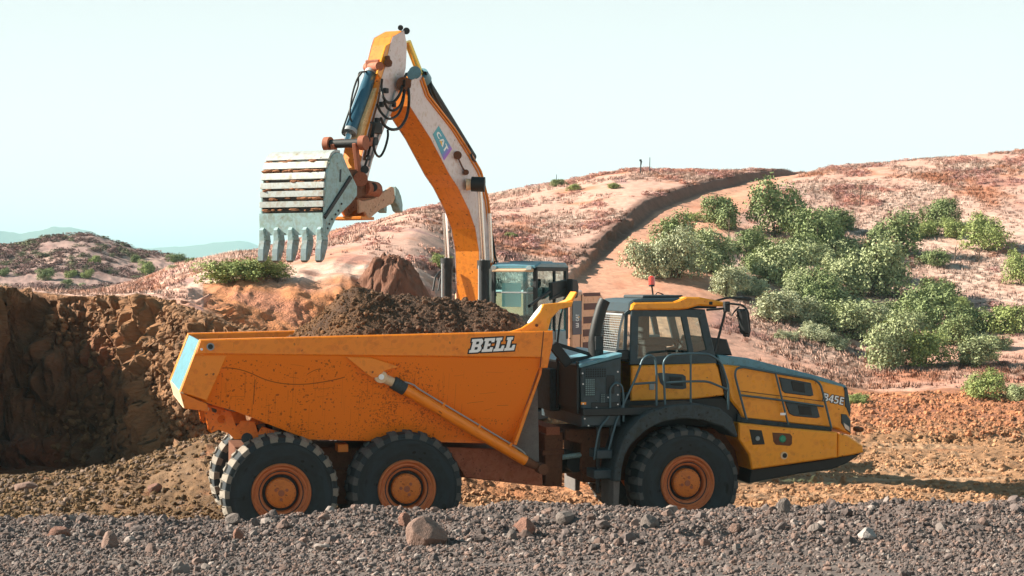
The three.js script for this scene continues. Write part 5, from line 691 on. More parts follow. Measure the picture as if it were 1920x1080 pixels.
  { const lc = document.createElement('canvas'); lc.width = 64; lc.height = 256; const q = lc.getContext('2d'); q.fillStyle = '#4d6a78'; q.fillRect(0, 0, 64, 256); q.fillStyle = '#3b4356'; q.fillRect(0, 150, 64, 106); q.fillStyle = '#eef2f2'; q.font = 'bold 30px sans-serif'; q.textAlign = 'center'; q.save(); q.translate(44, 128); q.rotate(-Math.PI / 2); q.fillText('CAT', 0, 0); q.restore(); q.fillRect(22, 168, 20, 6); q.fillRect(36, 168, 6, 34); q.fillRect(22, 182, 20, 6); q.fillRect(22, 196, 20, 6); q.fillStyle = '#e8b640'; q.fillRect(40, 118, 8, 10); const t = new THREE.CanvasTexture(lc); t.colorSpace = THREE.SRGBColorSpace; const A = ek(1073, 628, hzv), B = ek(1090, 564, hzv), g = new THREE.BoxGeometry(Math.abs(B[0] - A[0]), B[1] - A[1], 0.008); g.rotateY(Math.PI); g.translate((A[0] + B[0]) / 2, (A[1] + B[1]) / 2, hzv - 0.006); part('label_panel', g, mat(rgb(1, 1, 1), 0.5, 0, { map: t }), hs, 'slate panel with white lettering'); }
  part('side_rail', [rail([[812, 545], [816, 520], [826, 508], [836, 506], [836, 560]].map(([x, y]) => ek(x, y, 1.2)), 0.025), rail([[822, 545], [826, 520], [832, 512]].map(([x, y]) => ek(x, y, 1.0)), 0.02)], M.black, hs);
  part('slew_ring', [cyl([0, 0.75, 0], [0, 0.96, 0], 0.75, 0.75, 36)], M.dark, digger); part('boom_foot', [ext([[0.2, 1.2], [1.1, 1.2], [0.9, 2.1], [0.4, 2.3]], -0.55, -0.4, 0.02), ext([[0.2, 1.2], [1.1, 1.2], [0.9, 2.1], [0.4, 2.3]], 0.4, 0.55, 0.02)], M.boom, digger);
  const tr = []; for (const s of [-1, 1]) { const t = new THREE.Group(); t.name = 'track'; digger.add(t); const o = [[-2.2, 0.1], [-2.0, 0.02], [2.0, 0.02], [2.2, 0.1], [2.4, 0.5], [2.2, 0.9], [2.0, 0.98], [-2.0, 0.98], [-2.2, 0.9], [-2.4, 0.5]], i = [[-2.1, 0.2], [2.1, 0.2], [2.25, 0.5], [2.1, 0.8], [-2.1, 0.8], [-2.25, 0.5]]; part('track_belt', [ext(o, s * 1.0, s * 1.6, 0.01, [i])], M.dark, t); part('track_frame', [ext(i.map(([x, y]) => [x * 0.97, 0.5 + (y - 0.5) * 0.8]), s * 1.1, s * 1.5, 0.02)], M.chassis, t); for (let w = 0; w < 6; w++) part('track_roller', [cyl([-1.6 + w * 0.64, 0.22, s * 1.05], [-1.6 + w * 0.64, 0.22, s * 1.55], 0.14)], M.black, t); }
  console.log('excavator', 'uf', uf.toFixed(2), 'ub', ub.toFixed(2), 'front left edge', ek(916, 530, zi)[0].toFixed(2), 'house', hF.toFixed(2), hR.toFixed(2), hT.toFixed(2), 'boom base', ek(880, 560, 0).map((v) => v.toFixed(2)).join(), 'tip', ek(780, 140, 0).map((v) => v.toFixed(2)).join(), 'bucket', ek(608, 371, -kw).map((v) => v.toFixed(2)).join(), ek(668, 360, -kw).map((v) => v.toFixed(2)).join(), 'stick top', ek(757, 57, -aw).map((v) => v.toFixed(2)).join());
}
// ---------------------------------------------------------------- the soil mound in front of the excavator's bench
{
  const c = [0, 0, 0], base = ground(742, 560, 40, 60), B = [base[0], base[1] - 0.3, base[2]]; const d = -B[2], top = EYE - (484 - HORIZON) / LENS * d, h = top - B[1], P = [], I = [], K = [], n = 90, w = 0.82;
  for (let j = 0; j <= n; j++) for (let i = 0; i <= n; i++) { const u = i / n * 2 - 1, v = j / n * 2 - 1, r = Math.hypot(u * (u < 0 ? 0.75 : 1), v), e = 1 - sm(0.28, 1, r + 0.1 * f2(u * 3, v * 3)); let y = h * (e ** 0.8) * (1 - 0.12 * sm(0, 0.5, u)) + e * 0.13 * n2(u * 7, v * 7) + 0.07 * n2(u * 30, v * 30) * e + e * 0.28 * f2(u * 4 + 3, v * 4, 4) + 0.08 * n2(u * 16, v * 16) * e; P.push(u * w * 1.5 + 0.08 * n3(u * 9, v * 9, 1), y - 0.02, v * w * 1.5 + 0.1 * n3(u * 9, v * 9, 5)); const g = 1 + 0.3 * n2(u * 12, v * 12); K.push(0.17 * g, 0.075 * g, 0.045 * g); }
  for (let j = 0; j < n; j++) for (let i = 0; i < n; i++) { const a = j * (n + 1) + i, b = a + 1, e = a + n + 1; I.push(a, e, b, b, e, e + 1); }
  const g = new THREE.BufferGeometry(); g.setAttribute('position', new THREE.Float32BufferAttribute(P, 3)); g.setAttribute('color', new THREE.Float32BufferAttribute(K, 3)); g.setAttribute('uv', new THREE.Float32BufferAttribute(P.filter((_, i) => i % 3 !== 1), 2)); g.setIndex(I); g.computeVertexNormals();
  const o = part('soil_mound', g, mat(rgb(1, 1, 1), 0.97, 0, { vertexColors: true, bumpMap: rep(soilBump, 1), bumpScale: 0.04, side: THREE.DoubleSide }), scene); o.position.set(...B); tag(o, 'steep dark brown soil mound on the bench left of the excavator boom', 'soil mound');
}

// ---------------------------------------------------------------- shrubs
function leafCloud(seed, lobes, count, leaf, spread = 1) { // many small leaf faces gathered in clumps; unit size: 2 wide, base at y 0
  const r = rng(seed), P = [], N = [], K = [], v = new THREE.Vector3(), e1 = new THREE.Vector3(), e2 = new THREE.Vector3(), nn = new THREE.Vector3();
  const clumps = []; for (const [x, y, z, R] of lobes) { const k = Math.round(26 * R * R / 0.16) + 6; for (let i = 0; i < k; i++) { v.set(r() * 2 - 1, r() * 2 - 0.75, r() * 2 - 1).normalize(); const q = 0.72 + 0.42 * r(); clumps.push([x + v.x * R * q, Math.max(0.03, y + v.y * R * q), z + v.z * R * q, 0.1 + 0.12 * r(), v.x, v.y, v.z, 0.75 + 0.5 * r()]); } }
  for (let i = 0; i < count; i++) {
    const c = clumps[Math.floor(r() * clumps.length)]; v.set(r() * 2 - 1, r() * 2 - 1, r() * 2 - 1).normalize().multiplyScalar(c[3] * spread * Math.cbrt(r())); v.x += c[0]; v.y += c[1]; v.z += c[2]; if (v.y < 0) v.y = r() * 0.05;
    nn.set(c[4] * 0.7 + (r() - 0.5) * 1.7, c[5] * 0.7 + 0.5 + (r() - 0.5) * 1.5, c[6] * 0.7 + (r() - 0.5) * 1.7).normalize(); e1.set(r() - 0.5, r() - 0.5, r() - 0.5).cross(nn).normalize(); e2.crossVectors(nn, e1); const s = leaf * (0.6 + 0.8 * r()), t = s * 0.62, g = c[7] * (0.8 + 0.4 * r());
    const A = [v.x - e1.x * s, v.y - e1.y * s, v.z - e1.z * s], B = [v.x + e2.x * t, v.y + e2.y * t, v.z + e2.z * t], C2 = [v.x + e1.x * s, v.y + e1.y * s, v.z + e1.z * s], D = [v.x - e2.x * t, v.y - e2.y * t, v.z - e2.z * t];
    P.push(...A, ...D, ...B, ...B, ...D, ...C2); for (let q = 0; q < 6; q++) { N.push(nn.x, nn.y, nn.z); K.push(g, g, g); }
  }
  const g = new THREE.BufferGeometry(); g.setAttribute('position', new THREE.Float32BufferAttribute(P, 3)); g.setAttribute('normal', new THREE.Float32BufferAttribute(N, 3)); g.setAttribute('color', new THREE.Float32BufferAttribute(K, 3)); return g;
}
const leafMats = [[0.26, 0.31, 0.095], [0.3, 0.34, 0.165], [0.19, 0.24, 0.09], [0.37, 0.395, 0.235]].map((c) => { const m = mat(rgb(...c), 0.75, 0, { vertexColors: true, side: THREE.DoubleSide }); return m; });
const barkM = mat(rgb(0.12, 0.085, 0.06), 0.95);
const shapes = []; { const r = rng(5);
  const sets = [[8, 0.85], [10, 1.1], [7, 0.7], [12, 0.95], [9, 1.25], [6, 0.8]];
  sets.forEach(([n, tall], si) => { const lobes = [[0, 0.34 * tall, 0, 0.42]]; for (let i = 0; i < n; i++) { const a = r() * 6.283, q = 0.3 + 0.42 * r(); lobes.push([Math.cos(a) * q, (0.2 + 0.55 * r()) * tall, Math.sin(a) * q, 0.2 + 0.22 * r()]); }
    const stems = []; for (const l of lobes.slice(1, 7)) stems.push(tube([[0.06 * (r() - 0.5), -0.12, 0.06 * (r() - 0.5)], [l[0] * 0.4, l[1] * 0.45, l[2] * 0.4], [l[0], l[1], l[2]]], 0.016, 5));
    shapes.push({ crown: leafCloud(100 + si, lobes, 6600, 0.034), stems: merge(stems), tall }); }); }
const protos = {};
function shrub(px, py, wpx, si, mi, label, tall = 1, group = null, name = 'shrub', cat = 'shrub') {
  const p = ground(px, py), w = 1.22 * wpx / LENS * -p[2] / 2, key = si + '_' + mi; let o;
  if (!protos[key]) { o = new THREE.Group(); part('stem', shapes[si].stems, barkM, o); part('crown', shapes[si].crown, leafMats[mi], o); protos[key] = o; } else o = protos[key].clone();
  o.name = numbered(name); o.position.set(p[0], p[1] - 0.05 * w, p[2]); o.scale.set(w, w * tall * 1.25, w); o.rotation.y = (px * 0.37 + py * 0.11) % 6.28; scene.add(o); return tag(o, label, cat, group);
}
// px, base row, width, shape, tint (0 fresh green, 1 pale sage, 2 dark green, 3 dusty grey green), label, height factor
[
  [1357, 428, 90, 0, 2, 'dark green shrub highest on the left of the hill thicket, beside the dirt road', 1.0],
  [1456, 440, 120, 1, 2, 'broad dark green shrub at the top of the thicket, second from the dirt road'],
  [1530, 470, 112, 3, 2, 'dark bright-tipped green shrub at the right end of the upper thicket row'],
  [1576, 432, 62, 2, 2, 'small dark green shrub poking above the right end of the upper thicket row', 1.1],
  [1672, 480, 100, 4, 2, 'tall dark green shrub alone between the thicket and the pair upslope on the right', 0.95],
  [1764, 425, 78, 0, 2, 'upper ragged green shrub of the cluster left of the round yellowish bush', 1.0],
  [1732, 446, 60, 2, 0, 'low green shrub at the left foot of the upper right cluster', 0.9],
  [1788, 446, 56, 5, 0, 'low green shrub at the right foot of the upper right cluster', 0.9],
  [1848, 470, 86, 1, 0, 'round yellowish green bush standing alone high on the right slope', 0.95],
  [1750, 500, 66, 2, 2, 'dark low shrub in the shade below the upper right cluster', 0.8],
  [1915, 532, 66, 1, 0, 'bright green bush cut by the right edge of the picture', 1.1],
  [1264, 466, 95, 5, 2, 'dark green shrub rising behind the dusty pale bushes by the road'],
  [1212, 520, 95, 3, 3, 'dusty pale bush lowest beside the dirt road, left end of the thicket', 1.0],
  [1265, 520, 110, 1, 3, 'dusty grey green bush second from the left end of the thicket', 1.0],
  [1336, 512, 112, 4, 1, 'sage green shrub in the middle of the left thicket, right of the dusty bushes', 0.85],
  [1362, 556, 92, 0, 3, 'round pale bush at the foot of the left thicket, above the cab roof', 0.9],
  [1440, 480, 80, 2, 0, 'low green shrub under the broad dark one in the thicket', 0.8],
  [1470, 535, 120, 3, 1, 'sage green shrub in the centre of the thicket', 0.95],
  [1420, 515, 70, 5, 2, 'dark shrub filling the gap left of the thicket centre', 0.9],
  [1540, 500, 80, 0, 1, 'olive shrub below the upper thicket row at its right', 0.8],
  [1625, 560, 145, 4, 1, 'large rounded sage green shrub at the right of the thicket', 0.85],
  [1580, 530, 80, 2, 1, 'pale shrub leaning on the left of the large rounded one', 0.9],
  [1533, 580, 90, 1, 2, 'dark green shrub between the thicket centre and the large rounded one', 1.0],
  [1450, 600, 110, 0, 3, 'dusty low bush above the hood, left in the lower row', 0.75],
  [1510, 606, 90, 5, 3, 'dusty low bush above the hood, second in the lower row', 0.75],
  [1590, 632, 130, 3, 1, 'wide loose sage bush in the middle of the lower row', 0.75],
  [1570, 655, 60, 2, 3, 'small pale tuft of a bush at the lower edge of the thicket', 0.6],
  [1765, 570, 95, 2, 2, 'dark green shrub at the upper end of the lower right clump', 0.85],
  [1742, 618, 120, 1, 2, 'dense dark shrub in the heart of the lower right clump', 0.9],
  [1820, 622, 80, 5, 2, 'dark shrub right of the heart of the lower right clump', 0.9],
  [1888, 624, 95, 0, 0, 'green shrub running off toward the right edge below the shaded slope', 0.8],
  [1668, 690, 112, 4, 1, 'pale green rounded bush, lowest at the left of the lower right clump', 1.0],
  [1735, 685, 100, 3, 0, 'green bush with a shaded right side next to the lowest pale one', 0.9],
  [1826, 685, 105, 0, 1, 'spreading grey green bush at the right of the lower right clump', 0.8],
  [1848, 748, 84, 1, 0, 'bright green bush just above the dirt berm on the right', 0.75],
  [1912, 750, 66, 5, 1, 'pale bush above the dirt berm at the right edge', 0.7],
  [1608, 756, 60, 2, 0, 'low green shrub behind the nose of the truck', 0.5],
  [1300, 415, 36, 5, 0, 'small fresh green tuft between the road and the upper thicket', 0.7],
  [1690, 600, 60, 3, 1, 'pale shrub tucked left of the dark lower right clump', 0.9],
  [1475, 640, 46, 5, 3, 'tiny dusty bush on the bare slope above the hood', 0.6],
  [1300, 502, 90, 4, 1, 'sage bush squeezed between the dark left shrub and the dusty bushes', 0.9],
  [1398, 478, 70, 1, 2, 'dark shrub joining the two upper left shrubs of the thicket', 0.85],
  [1495, 482, 80, 0, 2, 'dark shrub under the middle of the upper thicket row', 0.8],
  [1590, 488, 76, 3, 1, 'olive bush under the right end of the upper thicket row', 0.8],
  [1415, 552, 74, 2, 3, 'pale bush right of the round one above the cab roof', 0.75],
  [1500, 565, 90, 4, 1, 'grey green bush between the thicket centre and the lower row', 0.85],
  [1660, 530, 80, 1, 1, 'grey green bush behind the right side of the large rounded shrub', 0.85],
  [1572, 585, 80, 0, 1, 'sage bush under the large rounded shrub, on its left', 0.8],
  [1640, 610, 86, 5, 3, 'pale grey bush under the large rounded shrub, on its right', 0.75],
  [1700, 632, 80, 3, 1, 'olive bush wedged between the lower row and the dense dark shrub', 0.85],
  [1790, 650, 84, 4, 2, 'dark bush below the right of the dense dark shrub', 0.8],
  [1862, 655, 70, 2, 1, 'grey green bush in the shade at the right end of the lower clump', 0.75],
  [1530, 640, 70, 1, 3, 'low dusty bush at the front of the lower row', 0.6],
  [1800, 590, 60, 0, 0, 'green bush at the right shoulder of the lower right clump', 0.8],
  [440, 529, 118, 3, 0, 'wide bright green bush on the bank under the excavator bucket, left half', 0.52],
  [500, 521, 92, 1, 0, 'wide bright green bush on the bank under the excavator bucket, right half', 0.5],
  [1046, 350, 34, 0, 2, 'small dark green bush on the left ridge line', 0.6],
  [1076, 357, 30, 2, 0, 'small light green bush just below the left ridge line', 0.7],
  [1152, 353, 26, 5, 0, 'tiny green bush in reddish scrub left of the road top', 0.6],
  [826, 508, 40, 3, 0, 'yellow green bush seen between the boom and its left lift ram', 1.1],
  [957, 446, 26, 2, 0, 'tiny green bush on the grass slope right of the boom', 0.6],
].forEach((a) => shrub(a[0], a[1], a[2], a[3], a[4], a[5], a[6] ?? 1));
const far = (px, py, w, si, mi, label, tall = 0.9) => shrub(px, py, w, si, mi, label, tall);
far(212, 452, 26, 1, 2, 'dark round tree-like bush on the crest of the left hill', 1.3); far(178, 497, 24, 0, 0, 'green bush halfway up the left hill, below the crest bush', 1.1); far(88, 524, 34, 3, 2, 'dark green bush low on the left hill, leftmost of three'); far(133, 520, 26, 2, 0, 'round green bush low on the left hill, middle of three'); far(165, 522, 22, 1, 0, 'round green bush low on the left hill, right of three'); far(276, 515, 36, 5, 0, 'ragged green bush at the right foot of the left hill', 1.1); far(252, 492, 22, 0, 2, 'dark bush on the right shoulder of the left hill'); far(333, 493, 36, 3, 2, 'dark low bush where the left hill meets the grass ridge', 0.7); far(358, 494, 22, 2, 2, 'small dark bush at the right tip of the left hill'); far(126, 535, 26, 5, 2, 'flat dark bush at the foot of the left hill', 0.6); far(8, 518, 20, 1, 2, 'dark bush at the left edge on the left hill'); far(322, 507, 22, 0, 3, 'pale bush on the grass at the foot of the left hill', 0.7); far(155, 539, 22, 2, 3, 'pale dusty bush just above the pit rim', 0.7);

// ---------------------------------------------------------------- ground cover and gravel that nobody could count
function scatter(name, label, geo, m, N, seed, pick, parent = scene) {
  const r = rng(seed), list = []; let guard = 0; while (list.length < N && guard++ < N * 6) { const q = pick(r); if (q) list.push(q); }
  const o = new THREE.InstancedMesh(geo, m, list.length), m4 = new THREE.Matrix4(), q4 = new THREE.Quaternion(), e = new THREE.Euler(), c = new THREE.Color(), P = new THREE.Vector3(), S = new THREE.Vector3();
  list.forEach((q, i) => { e.set(q.rx ?? 0, q.ry ?? r() * 6.283, q.rz ?? 0); m4.compose(P.set(...q.p), q4.setFromEuler(e), S.set(...q.s)); o.setMatrixAt(i, m4); o.setColorAt(i, c.setRGB(...q.c)); });
  o.name = numbered(name); o.castShadow = o.receiveShadow = true; parent.add(o); if (parent === scene) tag(o, label, null, null, 'stuff'); else o.userData.kind = 'stuff'; return o;
}
const stone = (x, d, s, c, r, sink = 0.25) => ({ p: [x, heightAt(x, d) + s * sink, -d], s: [s * (0.8 + 0.5 * r()), s * (0.6 + 0.4 * r()), s * (0.8 + 0.5 * r())], rx: r() * 6.28, ry: r() * 6.28, rz: r() * 6.28, c });
const stoneM = mat(rgb(1, 1, 1), 0.92, 0, { bumpMap: rep(soilBump, 1), bumpScale: 0.004 });
const colAt = (x, d, g) => { const i = Math.round(iOf(x / d)), j = Math.round(jOf(d)), o = (j * NX + i) * 3; return [COL[o] * g, COL[o + 1] * g, COL[o + 2] * g]; };
const gv = (r) => { const k = 0.65 + 0.75 * r(), t = r(); const a = t < 0.62 ? [0.115, 0.088, 0.08] : t < 0.9 ? [0.165, 0.108, 0.088] : [0.23, 0.19, 0.17]; return a.map((v) => v * k); };
for (const [sd, n, big] of [[1, 70000, 0], [2, 60000, 0], [3, 2800, 1]]) scatter('gravel', ['fine crushed grey gravel of the track', 'coarser grey gravel of the track and windrow', 'fist sized rubble of the windrow'][sd - 1], stoneGeo(sd, 1), stoneM, n, 400 + sd, (r) => {
  const d = Math.sqrt(mix(9.6 ** 2, 21.5 ** 2, r())), x = (r() * 2 - 1) * 0.325 * d, w = sm(13.4, 15, d) * (0.75 + 0.5 * f2(x * 0.8, d)); if (big && r() > w * 0.95 + 0.05) return null; if (!big && r() > 0.4 + 0.55 * w + 0.7 * f2(x * 0.8, d * 1.8)) return null;
  return stone(x, d, big ? 0.02 + 0.045 * r() ** 4 : sd === 1 ? 0.006 + 0.01 * r() ** 2 : 0.008 + 0.02 * r() ** 3, gv(r), r); });
const clod = (r, base) => { const k = 0.6 + 0.8 * r(); return base.map((v) => v * k); };
scatter('soil_clods', 'loose brown clods and stones on the slope left of the truck', stoneGeo(7, 1), stoneM, 26000, 81, (r) => { const d = mix(23.5, 35, r()), a = mix(-0.31, -0.09, r()), x = a * d; if (r() > 0.45 + f2(x, d)) return null; return stone(x, d, 0.008 + 0.05 * r() ** 5, clod(r, r() < 0.25 ? [0.18, 0.12, 0.085] : [0.135, 0.076, 0.03]), r); });
scatter('soil_clods', 'loose tan clods churned up on the quarry floor', stoneGeo(9, 1), stoneM, 40000, 82, (r) => { const d = mix(22.5, 46, r() ** 1.2), a = mix(-0.06, 0.315, r()), x = a * d; if (r() > 0.35 + 1.2 * f2(x * 0.35, d * 1.6)) return null; return stone(x, d, 0.008 + 0.045 * r() ** 5, clod(r, [0.34, 0.185, 0.095]), r); });
scatter('soil_clods', 'reddish clods along the dirt berm and cut banks', stoneGeo(11, 1), stoneM, 9000, 83, (r) => { const d = mix(43, 52, r()), a = mix(0.1, 0.315, r()), x = a * d; const k = knotAt(x, d); if (k < 12.2 || k > 14) return null; return stone(x, d, 0.012 + 0.06 * r() ** 5, clod(r, [0.38, 0.16, 0.075]), r); });
scatter('soil_clods', 'crumbling clods along the pit rim and its broken right flank', stoneGeo(13, 1), stoneM, 16000, 84, (r) => { const d = mix(34, 43, r()), a = mix(-0.3, -0.12, r()), x = a * d; const k = knotAt(x, d); if (k < 11.1 || k > 12.12 || r() > sm(-0.28, -0.2, a) + 0.25) return null; return stone(x, d, 0.012 + 0.09 * r() ** 4, clod(r, [0.2, 0.1, 0.045]), r, 0.1); });
// dry grass: fans of thin blades
function tuft(seed, n, hgt, wide, lean_) { const r = rng(seed), P = [], N = []; for (let i = 0; i < n; i++) { const a = r() * 6.283, x = Math.cos(a) * r() * wide, z = Math.sin(a) * r() * wide, h = hgt * (0.6 + 0.6 * r()), lx = (r() - 0.5) * lean_, lz = (r() - 0.5) * lean_, w = 0.018 + 0.014 * r(), b = r() * 3.14; P.push(x - Math.cos(b) * w, 0, z - Math.sin(b) * w, x + Math.cos(b) * w, 0, z + Math.sin(b) * w, x + lx, h, z + lz); for (let k = 0; k < 3; k++) N.push(Math.sin(b) * 0.4, 0.9, -Math.cos(b) * 0.4); } const g = new THREE.BufferGeometry(); g.setAttribute('position', new THREE.Float32BufferAttribute(P, 3)); g.setAttribute('normal', new THREE.Float32BufferAttribute(N, 3)); return g; }
const grassM = mat(rgb(1, 1, 1), 0.9, 0, { side: THREE.DoubleSide });
const onHill = (r, d0, d1, a0, a1) => { const d = Math.sqrt(mix(d0 * d0, d1 * d1, r())), a = mix(a0, a1, r()), x = a * d; if (gridAt(roadMask, x, d) > 0.15) return null; if (a > -0.06 && d < 124) { const q = road(x, d); if (q && q[0] > -0.15 && q[0] < q[1]) return null; } return [x, d, a]; };
scatter('dry_grass', 'pale pink tan dry grass covering the hillside', tuft(3, 14, 0.3, 0.32, 0.3), grassM, 45000, 91, (r) => { const q = onHill(r, 55, 127, -0.2, 0.315); if (!q) return null; const [x, d, a] = q, k = knotAt(x, d); if (k < 13.9 || k > 17) return null; const f = f2(x * 0.28, d * 0.2 + 3, 4); if (r() > 0.3 + 1.3 * f) return null; const g = 0.85 + 0.35 * r(), c = colAt(x, d, 1.2); const s = 0.3 + 0.4 * r() ** 2; return { p: [x, heightAt(x, d) - 0.03, -d], s: [s, s, s], c: c.map((v) => v * g) }; });
scatter('dry_grass', 'dry pink grass along the ridge behind the pit', tuft(4, 12, 0.28, 0.3, 0.3), grassM, 22000, 92, (r) => { const q = onHill(r, 43, 112, -0.315, -0.13); if (!q) return null; const [x, d] = q, k = knotAt(x, d); if (k < 12.3 || k > 17) return null; if (x / d > -0.19 && k < 13.95) return null; if (r() > 0.4 + f2(x * 0.3, d * 0.2)) return null; const g = 0.85 + 0.35 * r(), s = 0.28 + 0.35 * r() ** 2; return { p: [x, heightAt(x, d) - 0.03, -d], s: [s, s, s], c: colAt(x, d, 1.1 * g) }; });
const scrubG = (() => { const a = leafCloud(55, [[0, 0.2, 0, 0.3], [0.3, 0.15, 0.1, 0.25], [-0.3, 0.16, -0.1, 0.26]], 300, 0.06); a.deleteAttribute('color'); return a; })();
scatter('dry_scrub', 'low purple brown dry scrub growing in patches over the hill', scrubG, grassM, 2300, 93, (r) => { const q = onHill(r, 56, 126, -0.2, 0.315); if (!q) return null; const [x, d, a] = q, k = knotAt(x, d); if (k < 14.1 || k > 16.6) return null; const up = sm(85, 115, d) * (a < 0.15 ? 1 : 0.35); if (f2(x * 0.42 + 40, d * 0.3, 4) < 0.2 - 0.15 * up) return null; const s = 0.22 + 0.42 * r() ** 2, g = 0.7 + 0.5 * r(), t = r(); const c = t < 0.5 ? [0.54, 0.27, 0.215] : t < 0.85 ? [0.5, 0.28, 0.255] : [0.6, 0.33, 0.23]; return { p: [x, heightAt(x, d) - 0.04, -d], s: [s * 1.3, s * 0.8, s], c: c.map((v) => v * g) }; });
scatter('dry_scrub', 'dark scrub speckling the far left hill', scrubG, grassM, 1500, 94, (r) => { const d = mix(122, 185, r()), a = mix(-0.315, -0.17, r()), x = a * d, k = knotAt(x, d); if (k < 17.6 || k > 19.6) return null; if (f2(x * 0.2, d * 0.2) < -0.05) return null; const s = 0.3 + 0.8 * r() ** 2, g = 0.6 + 0.6 * r(), t = r(); const c = t < 0.7 ? [0.2, 0.11, 0.1] : [0.16, 0.16, 0.08]; return { p: [x, heightAt(x, d) - 0.05, -d], s: [s * 1.4, s * 0.8, s * 1.2], c: c.map((v) => v * g) }; });

// ---------------------------------------------------------------- single rocks
const rockM = [[0.27, 0.17, 0.135], [0.2, 0.165, 0.15], [0.28, 0.14, 0.1], [0.45, 0.4, 0.38]].map((c) => mat(rgb(...c), 0.9, 0, { map: rep(soilTint, 3), bumpMap: rep(soilBump, 2), bumpScale: 0.02 }));
function rock(px, py, w, hgt, seed, mi, label, name = 'rock') {
  const p = ground(px, py, 9, 40), s = (w > 70 ? 1 : 0.85) * w / LENS * -p[2] / 2, g = new THREE.IcosahedronGeometry(1, 6), q = g.attributes.position, cuts = [], r = rng(seed * 17 + 3); for (let i = 0; i < 15; i++) cuts.push([new THREE.Vector3(r() * 2 - 1, r() * 2 - 1, r() * 2 - 1).normalize(), 0.66 + 0.22 * r()]);
  const v = new THREE.Vector3(); for (let i = 0; i < q.count; i++) { v.fromBufferAttribute(q, i); for (const [n, c] of cuts) { const t = v.dot(n) - c; if (t > 0) v.addScaledVector(n, -t); } v.multiplyScalar(1.18 + 0.09 * f3(v.x * 3 + seed, v.y * 3, v.z * 3, 3)); q.setXYZ(i, v.x, v.y, v.z); }
  const m = mergeVertices(g.deleteAttribute('normal')); const u = new Float32Array(m.attributes.position.count * 2); for (let i = 0; i < m.attributes.position.count; i++) { u[i * 2] = m.attributes.position.getX(i) * s; u[i * 2 + 1] = (m.attributes.position.getY(i) + m.attributes.position.getZ(i)) * s; } m.setAttribute('uv', new THREE.BufferAttribute(u, 2)); const k = toCreasedNormals(m, 0.35);
  const o = part(numbered(name), k, rockM[mi], scene); const hh = hgt / LENS * -p[2] / 2; o.position.set(p[0], p[1] + hh * (w > 70 ? 0.62 : 0.4), p[2]); o.scale.set(s, hh * 1.15, s * 0.9); o.rotation.y = seed; tag(o, label, 'rock');
}
rock(797, 1024, 72, 56, 3, 0, 'largest pinkish boulder in the windrow, below the middle wheel', 'boulder');
rock(758, 985, 30, 26, 5, 2, 'reddish stone on the windrow crest, up and left of the largest boulder'); rock(985, 1003, 50, 36, 8, 2, 'smooth reddish stone to the right of the largest boulder'); rock(1060, 980, 40, 24, 11, 1, 'grey stone on the crest under the ladder'); rock(1218, 990, 40, 30, 14, 1, 'rounded grey stone below the left of the front wheel');
rock(205, 1028, 40, 36, 17, 0, 'pale pink stone right of the lower left corner'); rock(447, 1018, 24, 26, 20, 2, 'small reddish stone below the rear wheel'); rock(438, 982, 34, 20, 23, 1, 'grey stone at the crest by the rearmost tyre'); rock(606, 980, 30, 20, 26, 0, 'pinkish stone on the crest between the rear wheels, left of the red one');
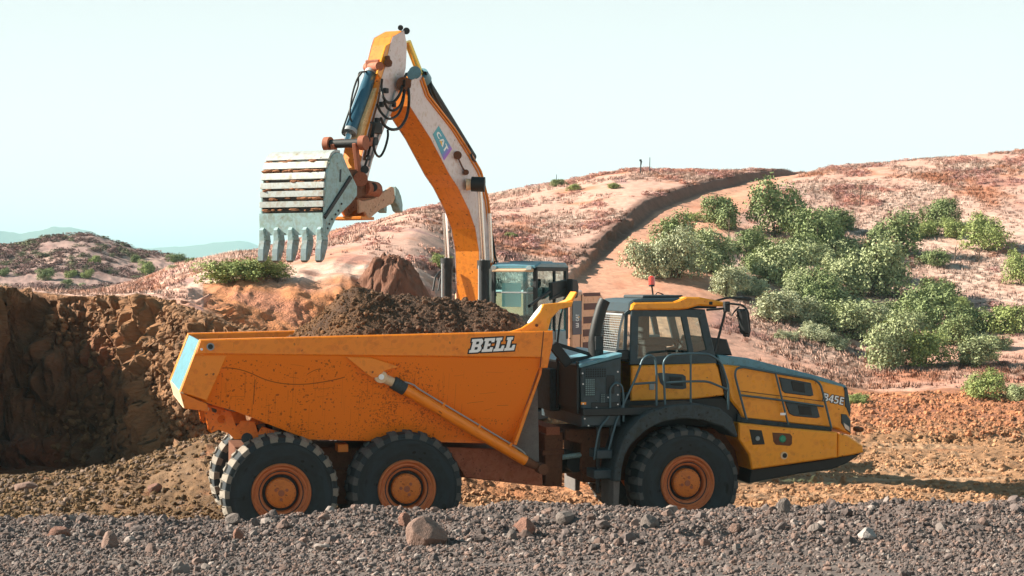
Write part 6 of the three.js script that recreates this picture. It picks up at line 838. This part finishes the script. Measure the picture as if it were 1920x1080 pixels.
rock(1625, 1012, 40, 24, 29, 3, 'whitish stone lying at the lower right'); rock(1470, 965, 30, 34, 32, 1, 'pointed grey stone on the crest right of the front wheel'); rock(1378, 998, 30, 22, 35, 0, 'low pinkish stone below the right of the front wheel'); rock(1320, 1026, 26, 20, 38, 0, 'small pinkish stone on the track below the front wheel'); rock(290, 922, 30, 18, 41, 2, 'reddish stone on the soil slope left of the truck'); rock(50, 920, 50, 20, 44, 0, 'pink flat stone at the left edge on top of the slope'); rock(960, 1013, 26, 20, 47, 1, 'small grey stone left of the smooth reddish stone'); rock(1530, 1000, 34, 22, 50, 1, 'dark grey stone right of the pointed one'); rock(110, 1010, 44, 26, 53, 2, 'brownish stone in the lower left of the windrow');

// ---------------------------------------------------------------- dead stalks and thin poles
const pole = (px, py, top, r, name, label, cat, m = barkM, arm = 0) => { const p = ground(px, py), h = (py - top) / LENS * -p[2]; const o = thing(name, label, cat, p); part('shaft', [cyl([0, -0.2, 0], [0.02 * h, h, 0], r, r * 0.6, 7)], m, o); if (arm) part('head', [bx(-arm, arm, h - 0.12, h, -0.05, 0.05), cyl([0, h - 0.5, 0], [arm * 1.2, h - 0.1, 0], r * 0.5)], m, o); return o; };
pole(1201, 325, 299, 0.05, 'utility_pole', 'thin pole with a short cross arm on the ridge skyline, left of two', 'pole', M.dark, 0.07); pole(1218, 324, 295, 0.035, 'utility_pole', 'thinner bare pole on the ridge skyline, right of two', 'pole', M.dark); pole(1043, 350, 327, 0.03, 'utility_pole', 'faint thin pole on the ridge above the excavator cab', 'pole', M.dark);
const stalk = (px, py, top, label) => { const p = ground(px, py), h = (py - top) / LENS * -p[2], o = thing('dead_stalk', label, 'dead stalk', p), r = rng(px), g = [cyl([0, -0.1, 0], [0.05 * h, h, 0], 0.035, 0.02, 6)]; for (let i = 0; i < 7; i++) { const t = 0.3 + 0.6 * r(), a = r() * 6.28, l = 0.25 + 0.35 * r(); g.push(cyl([0.05 * h * t, h * t, 0], [0.05 * h * t + Math.cos(a) * l, h * t + l * 0.7, Math.sin(a) * l], 0.016, 0.008, 5)); } part('shaft', g, barkM, o); };
stalk(1612, 388, 345, 'dead brown stalk upslope of the thicket'); stalk(1366, 455, 415, 'dead grey stalk among the upper left thicket'); stalk(1425, 460, 432, 'pale dead stalk in the reddish gap of the thicket'); stalk(1790, 495, 465, 'left dead stalk below the round yellowish bush'); stalk(1835, 500, 472, 'right dead stalk below the round yellowish bush'); stalk(1688, 570, 540, 'dead stalk right of the large rounded shrub');

scene.traverse((o) => { if (o.isMesh) { o.castShadow = true; o.receiveShadow = true; } });
renderer.render(scene, camera);
